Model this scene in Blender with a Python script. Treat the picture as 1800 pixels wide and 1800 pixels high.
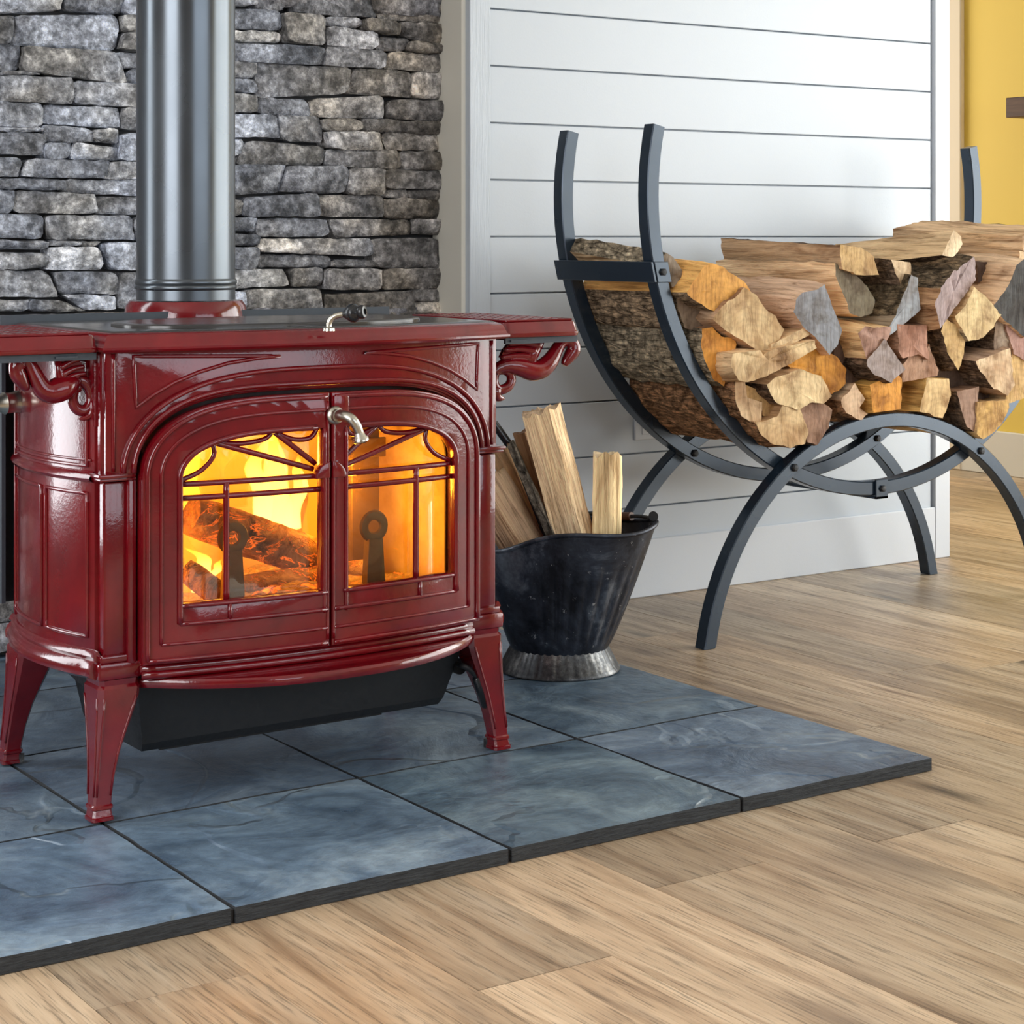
import bpy, bmesh, math, random
from mathutils import Vector, noise as mnoise
random.seed(7)
S = bpy.context.scene
COL = S.collection
for o in list(bpy.data.objects): bpy.data.objects.remove(o)

# ------------------------------------------------------------------ camera, world, lights, exposure
F, CX, HY, CH = 3406.0, 900.0, 417.0, 0.80
YAW = math.radians(34.3)
DX, DY, RX, RY = math.sin(YAW), math.cos(YAW), math.cos(YAW), -math.sin(YAW)
cam = bpy.data.cameras.new('camera'); cam.sensor_width = 36; cam.lens = F / 1800 * 36
cam.shift_x = (900 - CX) / 1800; cam.shift_y = -(900 - HY) / 1800; cam.clip_start = .05
co = bpy.data.objects.new('camera', cam); COL.objects.link(co)
co.location = (0, 0, CH); co.rotation_euler = (math.pi / 2, 0, -YAW); S.camera = co

w = bpy.data.worlds.new('world'); S.world = w; w.use_nodes = True
w.node_tree.nodes['Background'].inputs[0].default_value = (.72, .82, 1, 1)
w.node_tree.nodes['Background'].inputs[1].default_value = .45

def area(name, loc, rot, sx, sy, power, color):
    l = bpy.data.lights.new(name, 'AREA'); l.shape = 'RECTANGLE'; l.size = sx; l.size_y = sy
    l.energy = power; l.color = color
    o = bpy.data.objects.new(name, l); COL.objects.link(o); o.location = loc; o.rotation_euler = rot
    return o
H2 = math.pi / 2
area('daylight_patio_door', (4.96, 1.2, 1.08), (0, H2, 0), 1.96, 3.5, 122, (.90, .955, 1))
area('daylight_front_window', (2.3, -1.93, 1.45), (H2, 0, 0), 3.0, 1.5, 40, (.84, .92, 1))
area('daylight_back_window', (.02, 3.47, 1.15), (-H2, 0, 0), .66, 1.75, 26, (.93, .97, 1))
area('left_fill_light', (-1.43, 1.0, 1.35), (0, -H2, 0), 1.7, 1.9, 74, (.97, .98, 1))  # added fill light for the sides facing left, no known window
area('far_room_fill_light', (4.1, 5.84, 1.3), (-H2, 0, 0), 1.3, 1.9, 30, (1, .97, .90))  # added fill to brighten the yellow wall, no window opening behind it
S.view_settings.view_transform = 'Standard'; S.view_settings.look = 'None'
S.view_settings.exposure = 0.2; S.view_settings.gamma = 1; S.view_settings.use_curve_mapping = False
S.cycles.use_denoising = True
S.cycles.max_bounces = 8; S.cycles.caustics_reflective = False; S.cycles.caustics_refractive = False

# ------------------------------------------------------------------ measuring: photograph pixel -> place
def ray(u, v):
    l = (u - CX) / F
    return DX + l * RX, DY + l * RY, -(v - HY) / F
def onY(u, v, y): a, b, c = ray(u, v); k = y / b; return Vector((a * k, y, CH + c * k))
def onX(u, v, x): a, b, c = ray(u, v); k = x / a; return Vector((x, b * k, CH + c * k))
def onZ(u, v, z): a, b, c = ray(u, v); k = (z - CH) / c; return Vector((a * k, b * k, z))
def atD(u, v, D): a, b, c = ray(u, v); return Vector((a * D, b * D, CH + c * D))

# ------------------------------------------------------------------ materials
def mat(name, color=(.8, .8, .8), rough=.5, metal=0, spec=.5, coat=0, coat_rough=.03):
    m = bpy.data.materials.new(name); m.use_nodes = True
    b = m.node_tree.nodes['Principled BSDF']
    b.inputs['Base Color'].default_value = (*color, 1); b.inputs['Roughness'].default_value = rough
    b.inputs['Metallic'].default_value = metal; b.inputs['Specular IOR Level'].default_value = spec
    b.inputs['Coat Weight'].default_value = coat; b.inputs['Coat Roughness'].default_value = coat_rough
    return m, m.node_tree, b
class N:
    """small node-graph writer"""
    def __init__(s, nt): s.nt = nt
    def n(s, t, **k):
        x = s.nt.nodes.new('ShaderNode' + t)
        for a, v in k.items(): setattr(x, a, v)
        return x
    def l(s, a, b): s.nt.links.new(a, b)
    def coords(s, scale=(1, 1, 1), rnd=True):
        tc = s.n('TexCoord'); mp = s.n('Mapping'); mp.inputs['Scale'].default_value = scale
        if rnd:
            oi = s.n('ObjectInfo'); mu = s.n('VectorMath', operation='SCALE'); mu.inputs[0].default_value = (17.3, 31.7, 23.9)
            s.l(oi.outputs['Random'], mu.inputs['Scale']); ad = s.n('VectorMath', operation='ADD')
            s.l(tc.outputs['Object'], ad.inputs[0]); s.l(mu.outputs[0], ad.inputs[1]); s.l(ad.outputs[0], mp.inputs['Vector'])
        else: s.l(tc.outputs['Object'], mp.inputs['Vector'])
        return mp.outputs[0]
    def noise(s, vec, scale, detail=4, rough=.6, dist=0):
        x = s.n('TexNoise'); x.inputs['Scale'].default_value = scale; x.inputs['Detail'].default_value = detail
        x.inputs['Roughness'].default_value = rough; x.inputs['Distortion'].default_value = dist
        s.l(vec, x.inputs['Vector']); return x.outputs['Fac']
    def ramp(s, fac, stops):
        x = s.n('ValToRGB'); e = x.color_ramp.elements
        while len(e) > 1: e.remove(e[-1])
        for i, (p, c) in enumerate(stops):
            q = e[0] if i == 0 else e.new(p)
            q.position = p; q.color = (*c, 1) if len(c) == 3 else c
        s.l(fac, x.inputs[0]); return x.outputs[0]
    def mix(s, fac, a, b, blend='MIX'):
        x = s.n('MixRGB', blend_type=blend)
        for v, i in ((fac, 0), (a, 1), (b, 2)):
            if hasattr(v, 'is_output') or hasattr(v, 'links'): s.l(v, x.inputs[i])
            else: x.inputs[i].default_value = v if i == 0 else (*v, 1)
        return x.outputs[0]
    def math(s, op, a, b=0.0):
        x = s.n('Math', operation=op)
        for v, i in ((a, 0), (b, 1)):
            if hasattr(v, 'links'): s.l(v, x.inputs[i])
            else: x.inputs[i].default_value = v
        return x.outputs[0]
    def bump(s, h, bsdf, strength=.4, dist=.01, extra=None):
        x = s.n('Bump'); x.inputs['Strength'].default_value = strength; x.inputs['Distance'].default_value = dist
        s.l(h, x.inputs['Height']); s.l(x.outputs[0], bsdf.inputs['Normal'])
        return x
def g(v): return (v, v, v)

def m_paint(name, c, rough=.45, bump=.06):
    m, nt, b = mat(name, c, rough); k = N(nt); v = k.coords(rnd=False)
    k.bump(k.noise(v, 260, 2), b, bump, .002); return m
M = {}
M['white'] = m_paint('white_paint', (.52, .57, .625), .32)
M['white2'] = m_paint('white_trim_paint', (.62, .655, .70), .35)
M['cream'] = m_paint('cream_paint', (.76, .73, .64), .5)
M['casing'] = m_paint('casing_paint', (.80, .69, .52), .5)
M['yellow'] = m_paint('yellow_paint', (.86, .62, .115), .6)
M['beige'] = m_paint('beige_wall_paint', (.20, .15, .11), .7)
M['ceil'] = m_paint('ceiling_paint', (.62, .60, .56), .8)
M['mortar'] = m_paint('mortar', (.06, .059, .06), .9)

# grained corner board
m, nt, b = mat('white_grained_paint', (.52, .57, .625), .38); k = N(nt); v = k.coords((60, 60, 2.2))
k.bump(k.noise(v, 3, 5, .6, 1.5), b, .5, .004); M['grain_white'] = m

# stacked stone
m, nt, b = mat('ledge_stone', g(.2), .82, spec=.25); k = N(nt); v = k.coords()
oi = k.n('ObjectInfo')
n1 = k.noise(v, 9, 6, .65, .4); n2 = k.noise(v, 55, 5, .7); n3 = k.noise(v, 3.2, 3)
c1 = k.ramp(n1, [(.34, g(.42)), (.5, g(1.0)), (.66, g(2.0))])
c2 = k.ramp(n2, [(.38, g(.42)), (.52, g(1)), (.66, g(2.0))])
c = k.mix(1, oi.outputs['Color'], c1, 'MULTIPLY'); c = k.mix(1, c, c2, 'MULTIPLY')
warm = k.ramp(n3, [(.45, (1, 1, 1.03)), (.62, (1.12, 1.02, .88))])
c = k.mix(1, c, warm, 'MULTIPLY'); k.l(c, b.inputs['Base Color'])
hh = k.math('ADD', k.math('MULTIPLY', n1, .7), k.math('MULTIPLY', n2, .45))
n4 = k.noise(v, 160, 3, .6); k.bump(k.math('ADD', hh, k.math('MULTIPLY', n4, .18)), b, 1.0, .020); M['stone'] = m

# slate
m, nt, b = mat('blue_slate', (.05, .07, .09), .38, spec=.45); k = N(nt); v = k.coords((1, 1, 1))
n1 = k.noise(v, 5, 6, .62, .8); n2 = k.noise(v, 40, 5, .65)
oi = k.n('ObjectInfo')
c = k.ramp(n1, [(.32, (.042, .068, .104)), (.5, (.098, .146, .20)), (.68, (.19, .25, .30))])
c = k.mix(1, c, k.ramp(n2, [(.3, g(.75)), (.6, g(1.12))]), 'MULTIPLY'); c = k.mix(1, c, oi.outputs['Color'], 'MULTIPLY')
# cleft edges: thin pale lines along contours of a slow noise
ct = k.noise(v, 2.6, 4, .48, .7); dd = k.math('ABSOLUTE', k.math('SUBTRACT', ct, .5))
ln = k.ramp(dd, [(0, g(.5)), (.003, g(.2)), (.005, g(0))]); pick = k.ramp(k.noise(v, 3.1, 2), [(.52, g(0)), (.60, g(1))])
lf = k.mix(1, ln, pick, 'MULTIPLY'); c = k.mix(lf, c, (.30, .35, .38)); k.l(c, b.inputs['Base Color'])
step = k.ramp(ct, [(.488, g(0)), (.51, g(1))])
hh = k.math('ADD', k.math('MULTIPLY', step, .5), k.math('ADD', k.math('MULTIPLY', n1, .8), k.math('MULTIPLY', n2, .18)))
k.bump(hh, b, 1.0, .010); rr = k.ramp(n1, [(.3, g(.26)), (.7, g(.44))]); k.l(rr, b.inputs['Roughness']); M['slate'] = m
m, nt, b = mat('slate_edge', (.03, .035, .04), .8); k = N(nt); v = k.coords((1, 1, 9))
n1 = k.noise(v, 30, 5, .7); k.l(k.ramp(n1, [(.3, (.008, .009, .011)), (.7, (.045, .05, .055))]), b.inputs['Base Color'])
k.bump(n1, b, .8, .006); M['slate_edge'] = m

# oak plank floor (grain along Y)
m, nt, b = mat('oak_plank', (.5, .35, .2), .34, spec=.42); k = N(nt); v = k.coords((14, 1, 1)); vf = k.coords((60, 2.2, 1)); vk = k.coords((5, 1.1, 1))
oi = k.n('ObjectInfo')
n1 = k.noise(v, 1.6, 6, .6, 1.2); n2 = k.noise(vf, 5, 4, .65); n3 = k.noise(vk, 1.5, 4, .55, .8)
c = k.ramp(n1, [(.28, (.25, .165, .10)), (.44, (.45, .325, .21)), (.60, (.59, .455, .31)), (.8, (.68, .555, .41))])
c = k.mix(1, c, k.ramp(n2, [(.36, g(.52)), (.47, g(1)), (.7, g(1.12))]), 'MULTIPLY')
c = k.mix(k.ramp(n3, [(.56, g(0)), (.72, g(.72))]), c, (.155, .110, .078))
vo = k.n('TexVoronoi'); vo.inputs['Scale'].default_value = 1.15; k.l(vk, vo.inputs['Vector'])
kn = k.ramp(vo.outputs['Distance'], [(0, g(.92)), (.035, g(.75)), (.10, g(.18)), (.17, g(0))])
c = k.mix(kn, c, (.035, .026, .02)); c = k.mix(1, c, oi.outputs['Color'], 'MULTIPLY'); k.l(c, b.inputs['Base Color'])
k.bump(n2, b, .25, .003); k.l(k.ramp(n2, [(.3, g(.46)), (.7, g(.30))]), b.inputs['Roughness']); M['oak'] = m
M['floor_gap'] = m_paint('floor_gap', (.10, .065, .04), .8)

# red enamel
m, nt, b = mat('red_enamel', (.25, .012, .016), .2, spec=.3, coat=.75, coat_rough=.02); k = N(nt); v = k.coords(rnd=False)
n1 = k.noise(v, 16, 4, .6); n2 = k.noise(v, 150, 3, .6)
k.l(k.ramp(n1, [(.3, (.100, .0016, .0050)), (.7, (.170, .0032, .0070))]), b.inputs['Base Color'])
bp = k.bump(n2, b, .10, .0018); k.l(bp.outputs[0], b.inputs['Coat Normal']); M['enamel'] = m
# metals
def m_metal(name, c, rough, metal=.9, sc=90, bs=.08, spec=.5):
    m, nt, b = mat(name, c, rough, metal, spec); k = N(nt); v = k.coords(rnd=False)
    n1 = k.noise(v, sc, 4, .6); k.l(k.ramp(n1, [(.3, g(rough * .8)), (.7, g(min(1, rough * 1.3)))]), b.inputs['Roughness'])
    k.bump(n1, b, bs, .001); return m
M['pipe'] = m_metal('satin_grey_steel', (.105, .118, .132), .27, .8, 3, .0)
M['rack'] = m_metal('blackened_steel', (.020, .036, .058), .25, .45, 5, .0, .9)
M['black'] = m_metal('matt_black_steel', (.014, .015, .017), .5, .0, 120, .1, .4)
M['blackgrey'] = m_metal('painted_grey_steel', (.045, .055, .068), .5, .0, 160, .1, .5)
M['nickel'] = m_metal('brushed_nickel', (.52, .49, .42), .26, 1, 4, .0)
M['iron'] = m_metal('polished_cast_iron', (.075, .072, .070), .16, .35, 30, .03)
M['knob'] = m_metal('black_plastic', (.012, .013, .015), .25, 0, 50, .01)
M['andiron'] = m_metal('hot_cast_iron', (.13, .08, .05), .6, .2, 60, .3)
# worn galvanised scuttle
m, nt, b = mat('worn_scuttle', (.02, .022, .03), .36, .6); k = N(nt); v = k.coords(rnd=False)
n1 = k.noise(v, 7, 6, .7, .5); n2 = k.noise(v, 60, 5, .75)
c = k.ramp(n1, [(.38, (.010, .011, .016)), (.52, (.040, .047, .065)), (.68, (.22, .25, .29))])
sp = k.ramp(n2, [(.63, g(0)), (.67, g(.85))]); c = k.mix(sp, c, (.38, .39, .40)); k.l(c, b.inputs['Base Color'])
k.bump(n2, b, .25, .002); M['scuttle'] = m
m, nt, b = mat('bare_zinc', (.3, .31, .32), .4, .75); k = N(nt); v = k.coords(rnd=False); n1 = k.noise(v, 26, 6, .75)
k.l(k.ramp(n1, [(.36, (.02, .021, .024)), (.52, (.075, .078, .082)), (.68, (.26, .26, .255))]), b.inputs['Base Color']); k.bump(n1, b, .3, .002); M['zinc'] = m
# firewood
m, nt, b = mat('split_wood', (.5, .35, .2), .75, spec=.25); k = N(nt); v = k.coords((58, 2.8, 58)); v2 = k.coords((9, 1.8, 9)); oi = k.n('ObjectInfo')
n1 = k.noise(v, 1.7, 5, .65, .6); n2 = k.noise(v2, 2, 4, .6, .5)
c = k.ramp(n1, [(.32, (.72, .60, .49)), (.46, (1.42, 1.38, 1.32)), (.65, (1.8, 1.8, 1.76))])
c = k.mix(1, c, k.ramp(n2, [(.34, (.50, .41, .34)), (.47, (1, 1, 1)), (.72, (1.2, 1.18, 1.1))]), 'MULTIPLY')
c = k.mix(1, c, oi.outputs['Color'], 'MULTIPLY'); k.l(c, b.inputs['Base Color']); k.bump(k.math('ADD', n1, n2), b, 1.0, .011); M['split'] = m
m, nt, b = mat('sawn_end_grain', (.6, .4, .2), .7, spec=.25); k = N(nt); v = k.coords(); oi = k.n('ObjectInfo')
n1 = k.noise(v, 22, 5, .6, .3); v2 = k.coords((75, 1, 9)); n2 = k.noise(v2, 2, 4, .6, .5)
wv = k.n('TexWave', wave_type='RINGS', rings_direction='Y'); wv.inputs['Scale'].default_value = 28; wv.inputs['Distortion'].default_value = 3; wv.inputs['Detail'].default_value = 3
k.l(k.coords(rnd=False), wv.inputs['Vector'])
n0 = k.noise(v, 9, 3, .6); c = k.ramp(n1, [(.32, (.50, .42, .35)), (.48, (.92, .90, .88)), (.68, (1.08, 1.06, 1.05))]); c = k.mix(1, c, k.ramp(n0, [(.35, (.62, .52, .45)), (.55, (1, 1, 1))]), 'MULTIPLY')
c = k.mix(.55, c, k.ramp(n2, [(.36, (.55, .5, .45)), (.5, (1, 1, 1)), (.7, (1.15, 1.15, 1.1))]), 'MULTIPLY')
c = k.mix(.22, c, k.ramp(wv.outputs['Fac'], [(.1, g(.72)), (.6, g(1.05))]), 'MULTIPLY')
c = k.mix(1, c, oi.outputs['Color'], 'MULTIPLY'); k.l(c, b.inputs['Base Color']); k.bump(k.math('ADD', n1, n2), b, .5, .004); M['endgrain'] = m
m, nt, b = mat('bark', (.15, .1, .07), .9, spec=.15); k = N(nt); v = k.coords((46, 11, 46)); oi = k.n('ObjectInfo')
n1 = k.noise(v, 1.3, 7, .75, 1.6); v2 = k.coords(); n2 = k.noise(v2, 60, 5, .7)
vo = k.n('TexVoronoi', feature='DISTANCE_TO_EDGE'); vo.inputs['Scale'].default_value = 1.6; k.l(v, vo.inputs['Vector'])
cr = k.ramp(vo.outputs['Distance'], [(0, g(.6)), (.10, g(.95)), (.4, g(1.1))])
c = k.ramp(n1, [(.32, (.22, .18, .15)), (.5, (1.0, .95, .88)), (.68, (2.1, 2.0, 1.8))])
c = k.mix(1, c, cr, 'MULTIPLY'); c = k.mix(1, c, k.ramp(n2, [(.38, g(.45)), (.62, g(1.6))]), 'MULTIPLY')
c = k.mix(1, c, oi.outputs['Color'], 'MULTIPLY'); k.l(c, b.inputs['Base Color'])
k.bump(k.math('ADD', k.math('ADD', n1, k.math('MULTIPLY', n2, .4)), cr), b, 1.0, .012); M['bark'] = m
# brown shelf
m, nt, b = mat('walnut', (.09, .04, .02), .5); k = N(nt); v = k.coords((30, 2, 30)); n1 = k.noise(v, 2, 5, .6, .5)
k.l(k.ramp(n1, [(.3, (.055, .026, .014)), (.7, (.14, .07, .04))]), b.inputs['Base Color']); M['walnut'] = m
# stove interior
m, nt, b = mat('refractory', (.62, .50, .36), .9, spec=.1); k = N(nt); v = k.coords(rnd=False); n1 = k.noise(v, 11, 5, .65)
k.l(k.ramp(n1, [(.3, (.50, .36, .20)), (.7, (.78, .66, .46))]), b.inputs['Base Color']); k.bump(n1, b, .3, .004); M['brick'] = m
# glowing charred log
m, nt, b = mat('burning_log', (.06, .03, .02), .9, spec=.1); k = N(nt); v = k.coords((22, 22, 22)); v2 = k.coords((9, 16, 16))
n1 = k.noise(v, 1, 5, .7, .5); vo = k.n('TexVoronoi', feature='DISTANCE_TO_EDGE'); vo.inputs['Scale'].default_value = 3.2; k.l(v2, vo.inputs['Vector'])
k.l(k.ramp(n1, [(.32, (.045, .022, .012)), (.5, (.28, .16, .08)), (.68, (.55, .37, .21))]), b.inputs['Base Color'])
cn = k.noise(v2, 1.4, 5, .7, 1.0); crk = k.ramp(k.math('ABSOLUTE', k.math('SUBTRACT', cn, .5)), [(0, g(1)), (.012, g(.4)), (.03, g(0))]); hot = k.ramp(k.noise(v2, .5, 3), [(.46, g(0)), (.62, g(1))])
em = k.mix(1, crk, hot, 'MULTIPLY'); b.inputs['Emission Color'].default_value = (1, .16, .012, 1)
k.l(k.math('MULTIPLY', em, 1.3), b.inputs['Emission Strength']); k.bump(k.math('ADD', n1, crk), b, .8, .008); M['burn'] = m
m, nt, b = mat('ember_bed', (.2, .1, .06), .95, spec=.05); k = N(nt); v = k.coords((1, 1, 1), False); n1 = k.noise(v, 42, 6, .75, .3)
k.l(k.ramp(n1, [(.3, (.10, .05, .03)), (.6, (.55, .42, .32))]), b.inputs['Base Color'])
b.inputs['Emission Color'].default_value = (1, .13, .01, 1); k.l(k.ramp(n1, [(.33, g(3.5)), (.46, g(0))]), b.inputs['Emission Strength']); k.bump(n1, b, 1, .012); M['ember'] = m
# flame: gives off its own light, fades at its edge
def m_flame(name, c0, c1, st):
    m = bpy.data.materials.new(name); m.use_nodes = True; nt = m.node_tree; k = N(nt)
    for x in list(nt.nodes):
        if x.type == 'BSDF_PRINCIPLED': nt.nodes.remove(x)
    out = [x for x in nt.nodes if x.type == 'OUTPUT_MATERIAL'][0]
    tc = k.n('TexCoord'); sp = k.n('SeparateXYZ'); k.l(tc.outputs['Generated'], sp.inputs[0])
    e = k.n('Emission'); k.l(k.ramp(sp.outputs['Z'], [(0, c0), (1, c1)]), e.inputs[0]); e.inputs[1].default_value = st
    t = k.n('BsdfTransparent'); mx = k.n('MixShader'); lw = k.n('LayerWeight'); lw.inputs[0].default_value = .35
    f = k.math('MULTIPLY', k.ramp(lw.outputs['Facing'], [(0, g(.85)), (.25, g(.6)), (.62, g(0))]), k.ramp(sp.outputs['Z'], [(0, g(.9)), (.6, g(.8)), (1, g(.1))]))
    k.l(f, mx.inputs[0]); k.l(t.outputs[0], mx.inputs[1]); k.l(e.outputs[0], mx.inputs[2]); k.l(mx.outputs[0], out.inputs[0]); return m
M['flame'] = m_flame('flame', (1, .60, .15), (1, .40, .02), 5)
M['flame_low'] = m_flame('flame_low', (1, .26, .012), (1, .36, .02), 1.8)
# glass
m = bpy.data.materials.new('stove_glass'); m.use_nodes = True; nt = m.node_tree; k = N(nt)
for x in list(nt.nodes):
    if x.type == 'BSDF_PRINCIPLED': nt.nodes.remove(x)
out = [x for x in nt.nodes if x.type == 'OUTPUT_MATERIAL'][0]
t = k.n('BsdfTransparent'); t.inputs[0].default_value = (1, .93, .80, 1); gl = k.n('BsdfGlossy'); gl.inputs['Roughness'].default_value = .02
mx = k.n('MixShader'); fr = k.n('Fresnel'); fr.inputs[0].default_value = 1.45; k.l(fr.outputs[0], mx.inputs[0])
k.l(t.outputs[0], mx.inputs[1]); k.l(gl.outputs[0], mx.inputs[2]); k.l(mx.outputs[0], out.inputs[0]); M['glass'] = m

# ------------------------------------------------------------------ mesh helpers
ROOT = {}
def thing(name, label, cat, loc, group=None, kind=None):
    o = bpy.data.objects.new(name, None); COL.objects.link(o); o.location = loc; o.empty_display_size = .05
    if label: o['label'] = label
    if cat: o['category'] = cat
    if group: o['group'] = group
    if kind: o['kind'] = kind
    ROOT[o] = Vector(loc); return o
def tag(o, label, cat, group=None):
    o['label'] = label; o['category'] = cat
    if group: o['group'] = group
    return o
def rootloc(p):
    while p.parent: p = p.parent
    return Vector(p.location)
def mk(name, V, Fc, m, parent=None, smooth=False, color=None, base=None, kind=None, label=None, mi=None):
    """one mesh object; V in room coordinates. base: origin of a parentless object"""
    off = rootloc(parent) if parent else (Vector(base) if base else Vector((0, 0, 0)))
    me = bpy.data.meshes.new(name); me.from_pydata([tuple(Vector(v) - off) for v in V], [], Fc); me.validate()
    ms = m if isinstance(m, (list, tuple)) else [m]
    for x in ms: me.materials.append(x)
    if mi:
        for p, q in zip(me.polygons, mi): p.material_index = q
    bm = bmesh.new(); bm.from_mesh(me); bmesh.ops.recalc_face_normals(bm, faces=bm.faces); bm.to_mesh(me); bm.free()
    if smooth:
        me.polygons.foreach_set('use_smooth', [True] * len(me.polygons))
        if smooth is not True:
            me.set_sharp_from_angle(angle=math.radians(smooth))
    o = bpy.data.objects.new(name, me); COL.objects.link(o)
    if parent: o.parent = parent
    elif base: o.location = off
    if color: o.color = (*color, 1)
    if kind: o['kind'] = kind
    if label: o['label'] = label
    return o
def join(*parts):
    V, Fc = [], []
    for v, f in parts:
        n = len(V); V += list(v); Fc += [tuple(i + n for i in q) for q in f]
    return V, Fc
def boxd(x0, y0, z0, x1, y1, z1, bev=0, seg=1):
    V = [(x, y, z) for z in (z0, z1) for y in (y0, y1) for x in (x0, x1)]
    Fc = [(0, 2, 3, 1), (4, 5, 7, 6), (0, 1, 5, 4), (2, 6, 7, 3), (0, 4, 6, 2), (1, 3, 7, 5)]
    if bev:
        bm = bmesh.new(); vs = [bm.verts.new(v) for v in V]
        for q in Fc: bm.faces.new([vs[i] for i in q])
        bmesh.ops.recalc_face_normals(bm, faces=bm.faces)
        bmesh.ops.bevel(bm, geom=bm.edges[:], offset=bev, segments=seg, profile=.5, affect='EDGES')
        bm.verts.index_update(); V = [tuple(v.co) for v in bm.verts]; Fc = [tuple(v.index for v in q.verts) for q in bm.faces]; bm.free()
    return V, Fc
def catmull(P, n=6, closed=False):
    P = [Vector(p) for p in P]; out = []; L = len(P)
    for i in range(L if closed else L - 1):
        a = P[(i - 1) % L] if closed or i > 0 else P[i]; b = P[i]; c = P[(i + 1) % L]
        d = P[(i + 2) % L] if closed or i + 2 < L else c
        for s in range(n):
            t = s / n
            out.append(.5 * ((2 * b) + (c - a) * t + (2 * a - 5 * b + 4 * c - d) * t * t + (3 * b - a - 3 * c + d) * t ** 3))
    if not closed: out.append(P[-1])
    return out
def tubed(path, r, seg=8, up=None, closed=False, flat=1.0):
    """round (or flattened) tube; r number or list"""
    P = [Vector(p) for p in path]; n = len(P); V, Fc = [], []
    R = r if isinstance(r, (list, tuple)) else [r] * n
    up = Vector(up) if up else None; prev = None
    for i in range(n):
        a = P[i - 1] if i or closed else P[i]; b = P[(i + 1) % n] if i < n - 1 or closed else P[i]
        t = (b - a).normalized()
        if up is not None: nn = (up - t * up.dot(t)).normalized()
        elif prev is None:
            q = Vector((0, 0, 1)) if abs(t.z) < .9 else Vector((1, 0, 0)); nn = (q - t * q.dot(t)).normalized()
        else: nn = (prev - t * prev.dot(t)).normalized()
        prev = nn; bb = t.cross(nn)
        for s in range(seg):
            an = 2 * math.pi * s / seg
            V.append(P[i] + (nn * math.cos(an) * flat + bb * math.sin(an)) * R[i])
    for i in range(n if closed else n - 1):
        for s in range(seg):
            a = i * seg + s; b = i * seg + (s + 1) % seg; j = (i + 1) % n
            Fc.append((a, b, j * seg + (s + 1) % seg, j * seg + s))
    if not closed: Fc += [tuple(range(seg))[::-1], tuple(range((n - 1) * seg, n * seg))]
    return V, Fc
def lathed(prof, center, axis='Z', seg=24, frame=None):
    """prof [(r,h)]"""
    V, Fc = [], []; c = Vector(center)
    if frame: ex, ey, ez = [Vector(q) for q in frame]
    else: ex, ey, ez = {'Z': ((1, 0, 0), (0, 1, 0), (0, 0, 1)), 'Y': ((1, 0, 0), (0, 0, 1), (0, -1, 0)), 'X': ((0, 1, 0), (0, 0, 1), (1, 0, 0))}[axis]
    ex, ey, ez = Vector(ex), Vector(ey), Vector(ez)
    for r, h in prof:
        for s in range(seg):
            a = 2 * math.pi * s / seg; V.append(c + (ex * math.cos(a) + ey * math.sin(a)) * r + ez * h)
    for i in range(len(prof) - 1):
        for s in range(seg):
            a, b = i * seg + s, i * seg + (s + 1) % seg; Fc.append((a, b, b + seg, a + seg))
    if prof[0][0] > 1e-5: Fc.append(tuple(range(seg))[::-1])
    if prof[-1][0] > 1e-5: Fc.append(tuple(range((len(prof) - 1) * seg, len(prof) * seg)))
    return V, Fc
def frame_to(d):
    d = Vector(d).normalized(); q = Vector((0, 0, 1)) if abs(d.z) < .9 else Vector((1, 0, 0))
    x = q.cross(d).normalized(); return x, d.cross(x), d
def loft(rings, cap=True, closed=True):
    V, Fc = [], []; n = len(rings[0])
    for r in rings: V += [Vector(p) for p in r]
    for i in range(len(rings) - 1):
        for s in range(n if closed else n - 1):
            a, b = i * n + s, i * n + (s + 1) % n; Fc.append((a, b, b + n, a + n))
    if cap: Fc += [tuple(range(n))[::-1], tuple(range((len(rings) - 1) * n, len(rings) * n))]
    return V, Fc
def plate2d(loops, y0, depth, bev, ymap, cuts=(), zcuts=()):
    """filled 2-D outline (x,z) with holes, thickness depth and a rounded edge, laid on the surface y = ymap(x)"""
    cu = bpy.data.curves.new('outline', 'CURVE'); cu.dimensions = '2D'; cu.fill_mode = 'BOTH'
    cu.extrude = depth / 2 - bev; cu.bevel_depth = bev; cu.bevel_resolution = 1; cu.offset = -bev
    for L in loops:
        sp = cu.splines.new('POLY'); sp.points.add(len(L) - 1); sp.use_cyclic_u = True
        for p, (x, z) in zip(sp.points, L): p.co = (x, z, 0, 1)
    ob = bpy.data.objects.new('outline', cu); COL.objects.link(ob)
    dg = bpy.context.evaluated_depsgraph_get(); me = bpy.data.meshes.new_from_object(ob.evaluated_get(dg))
    bm = bmesh.new(); bm.from_mesh(me); bmesh.ops.remove_doubles(bm, verts=bm.verts, dist=1e-5)
    for c in cuts:
        bmesh.ops.bisect_plane(bm, geom=bm.verts[:] + bm.edges[:] + bm.faces[:], plane_co=(c, 0, 0), plane_no=(1, 0, 0))
    bm.verts.index_update()
    V = [(v.co.x, ymap(v.co.x) + y0 - v.co.z, v.co.y) for v in bm.verts]
    Fc = [tuple(v.index for v in q.verts) for q in bm.faces]
    bm.free(); bpy.data.meshes.remove(me); bpy.data.objects.remove(ob); bpy.data.curves.remove(cu)
    return V, Fc
def nz(v, s, seed=0): return mnoise.noise(Vector((v[0] * s + seed * 7.13, v[1] * s + seed * 3.7, v[2] * s - seed * 5.1)))

# ------------------------------------------------------------------ room shell
XR = 5.04            # yellow wall
YS = 3.41            # shiplap face
YST = 3.50           # stone face
def struct(name, data, m, label=None):
    o = mk(name, *data, m); o['kind'] = 'structure'
    if label: o['label'] = label
    return o
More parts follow.
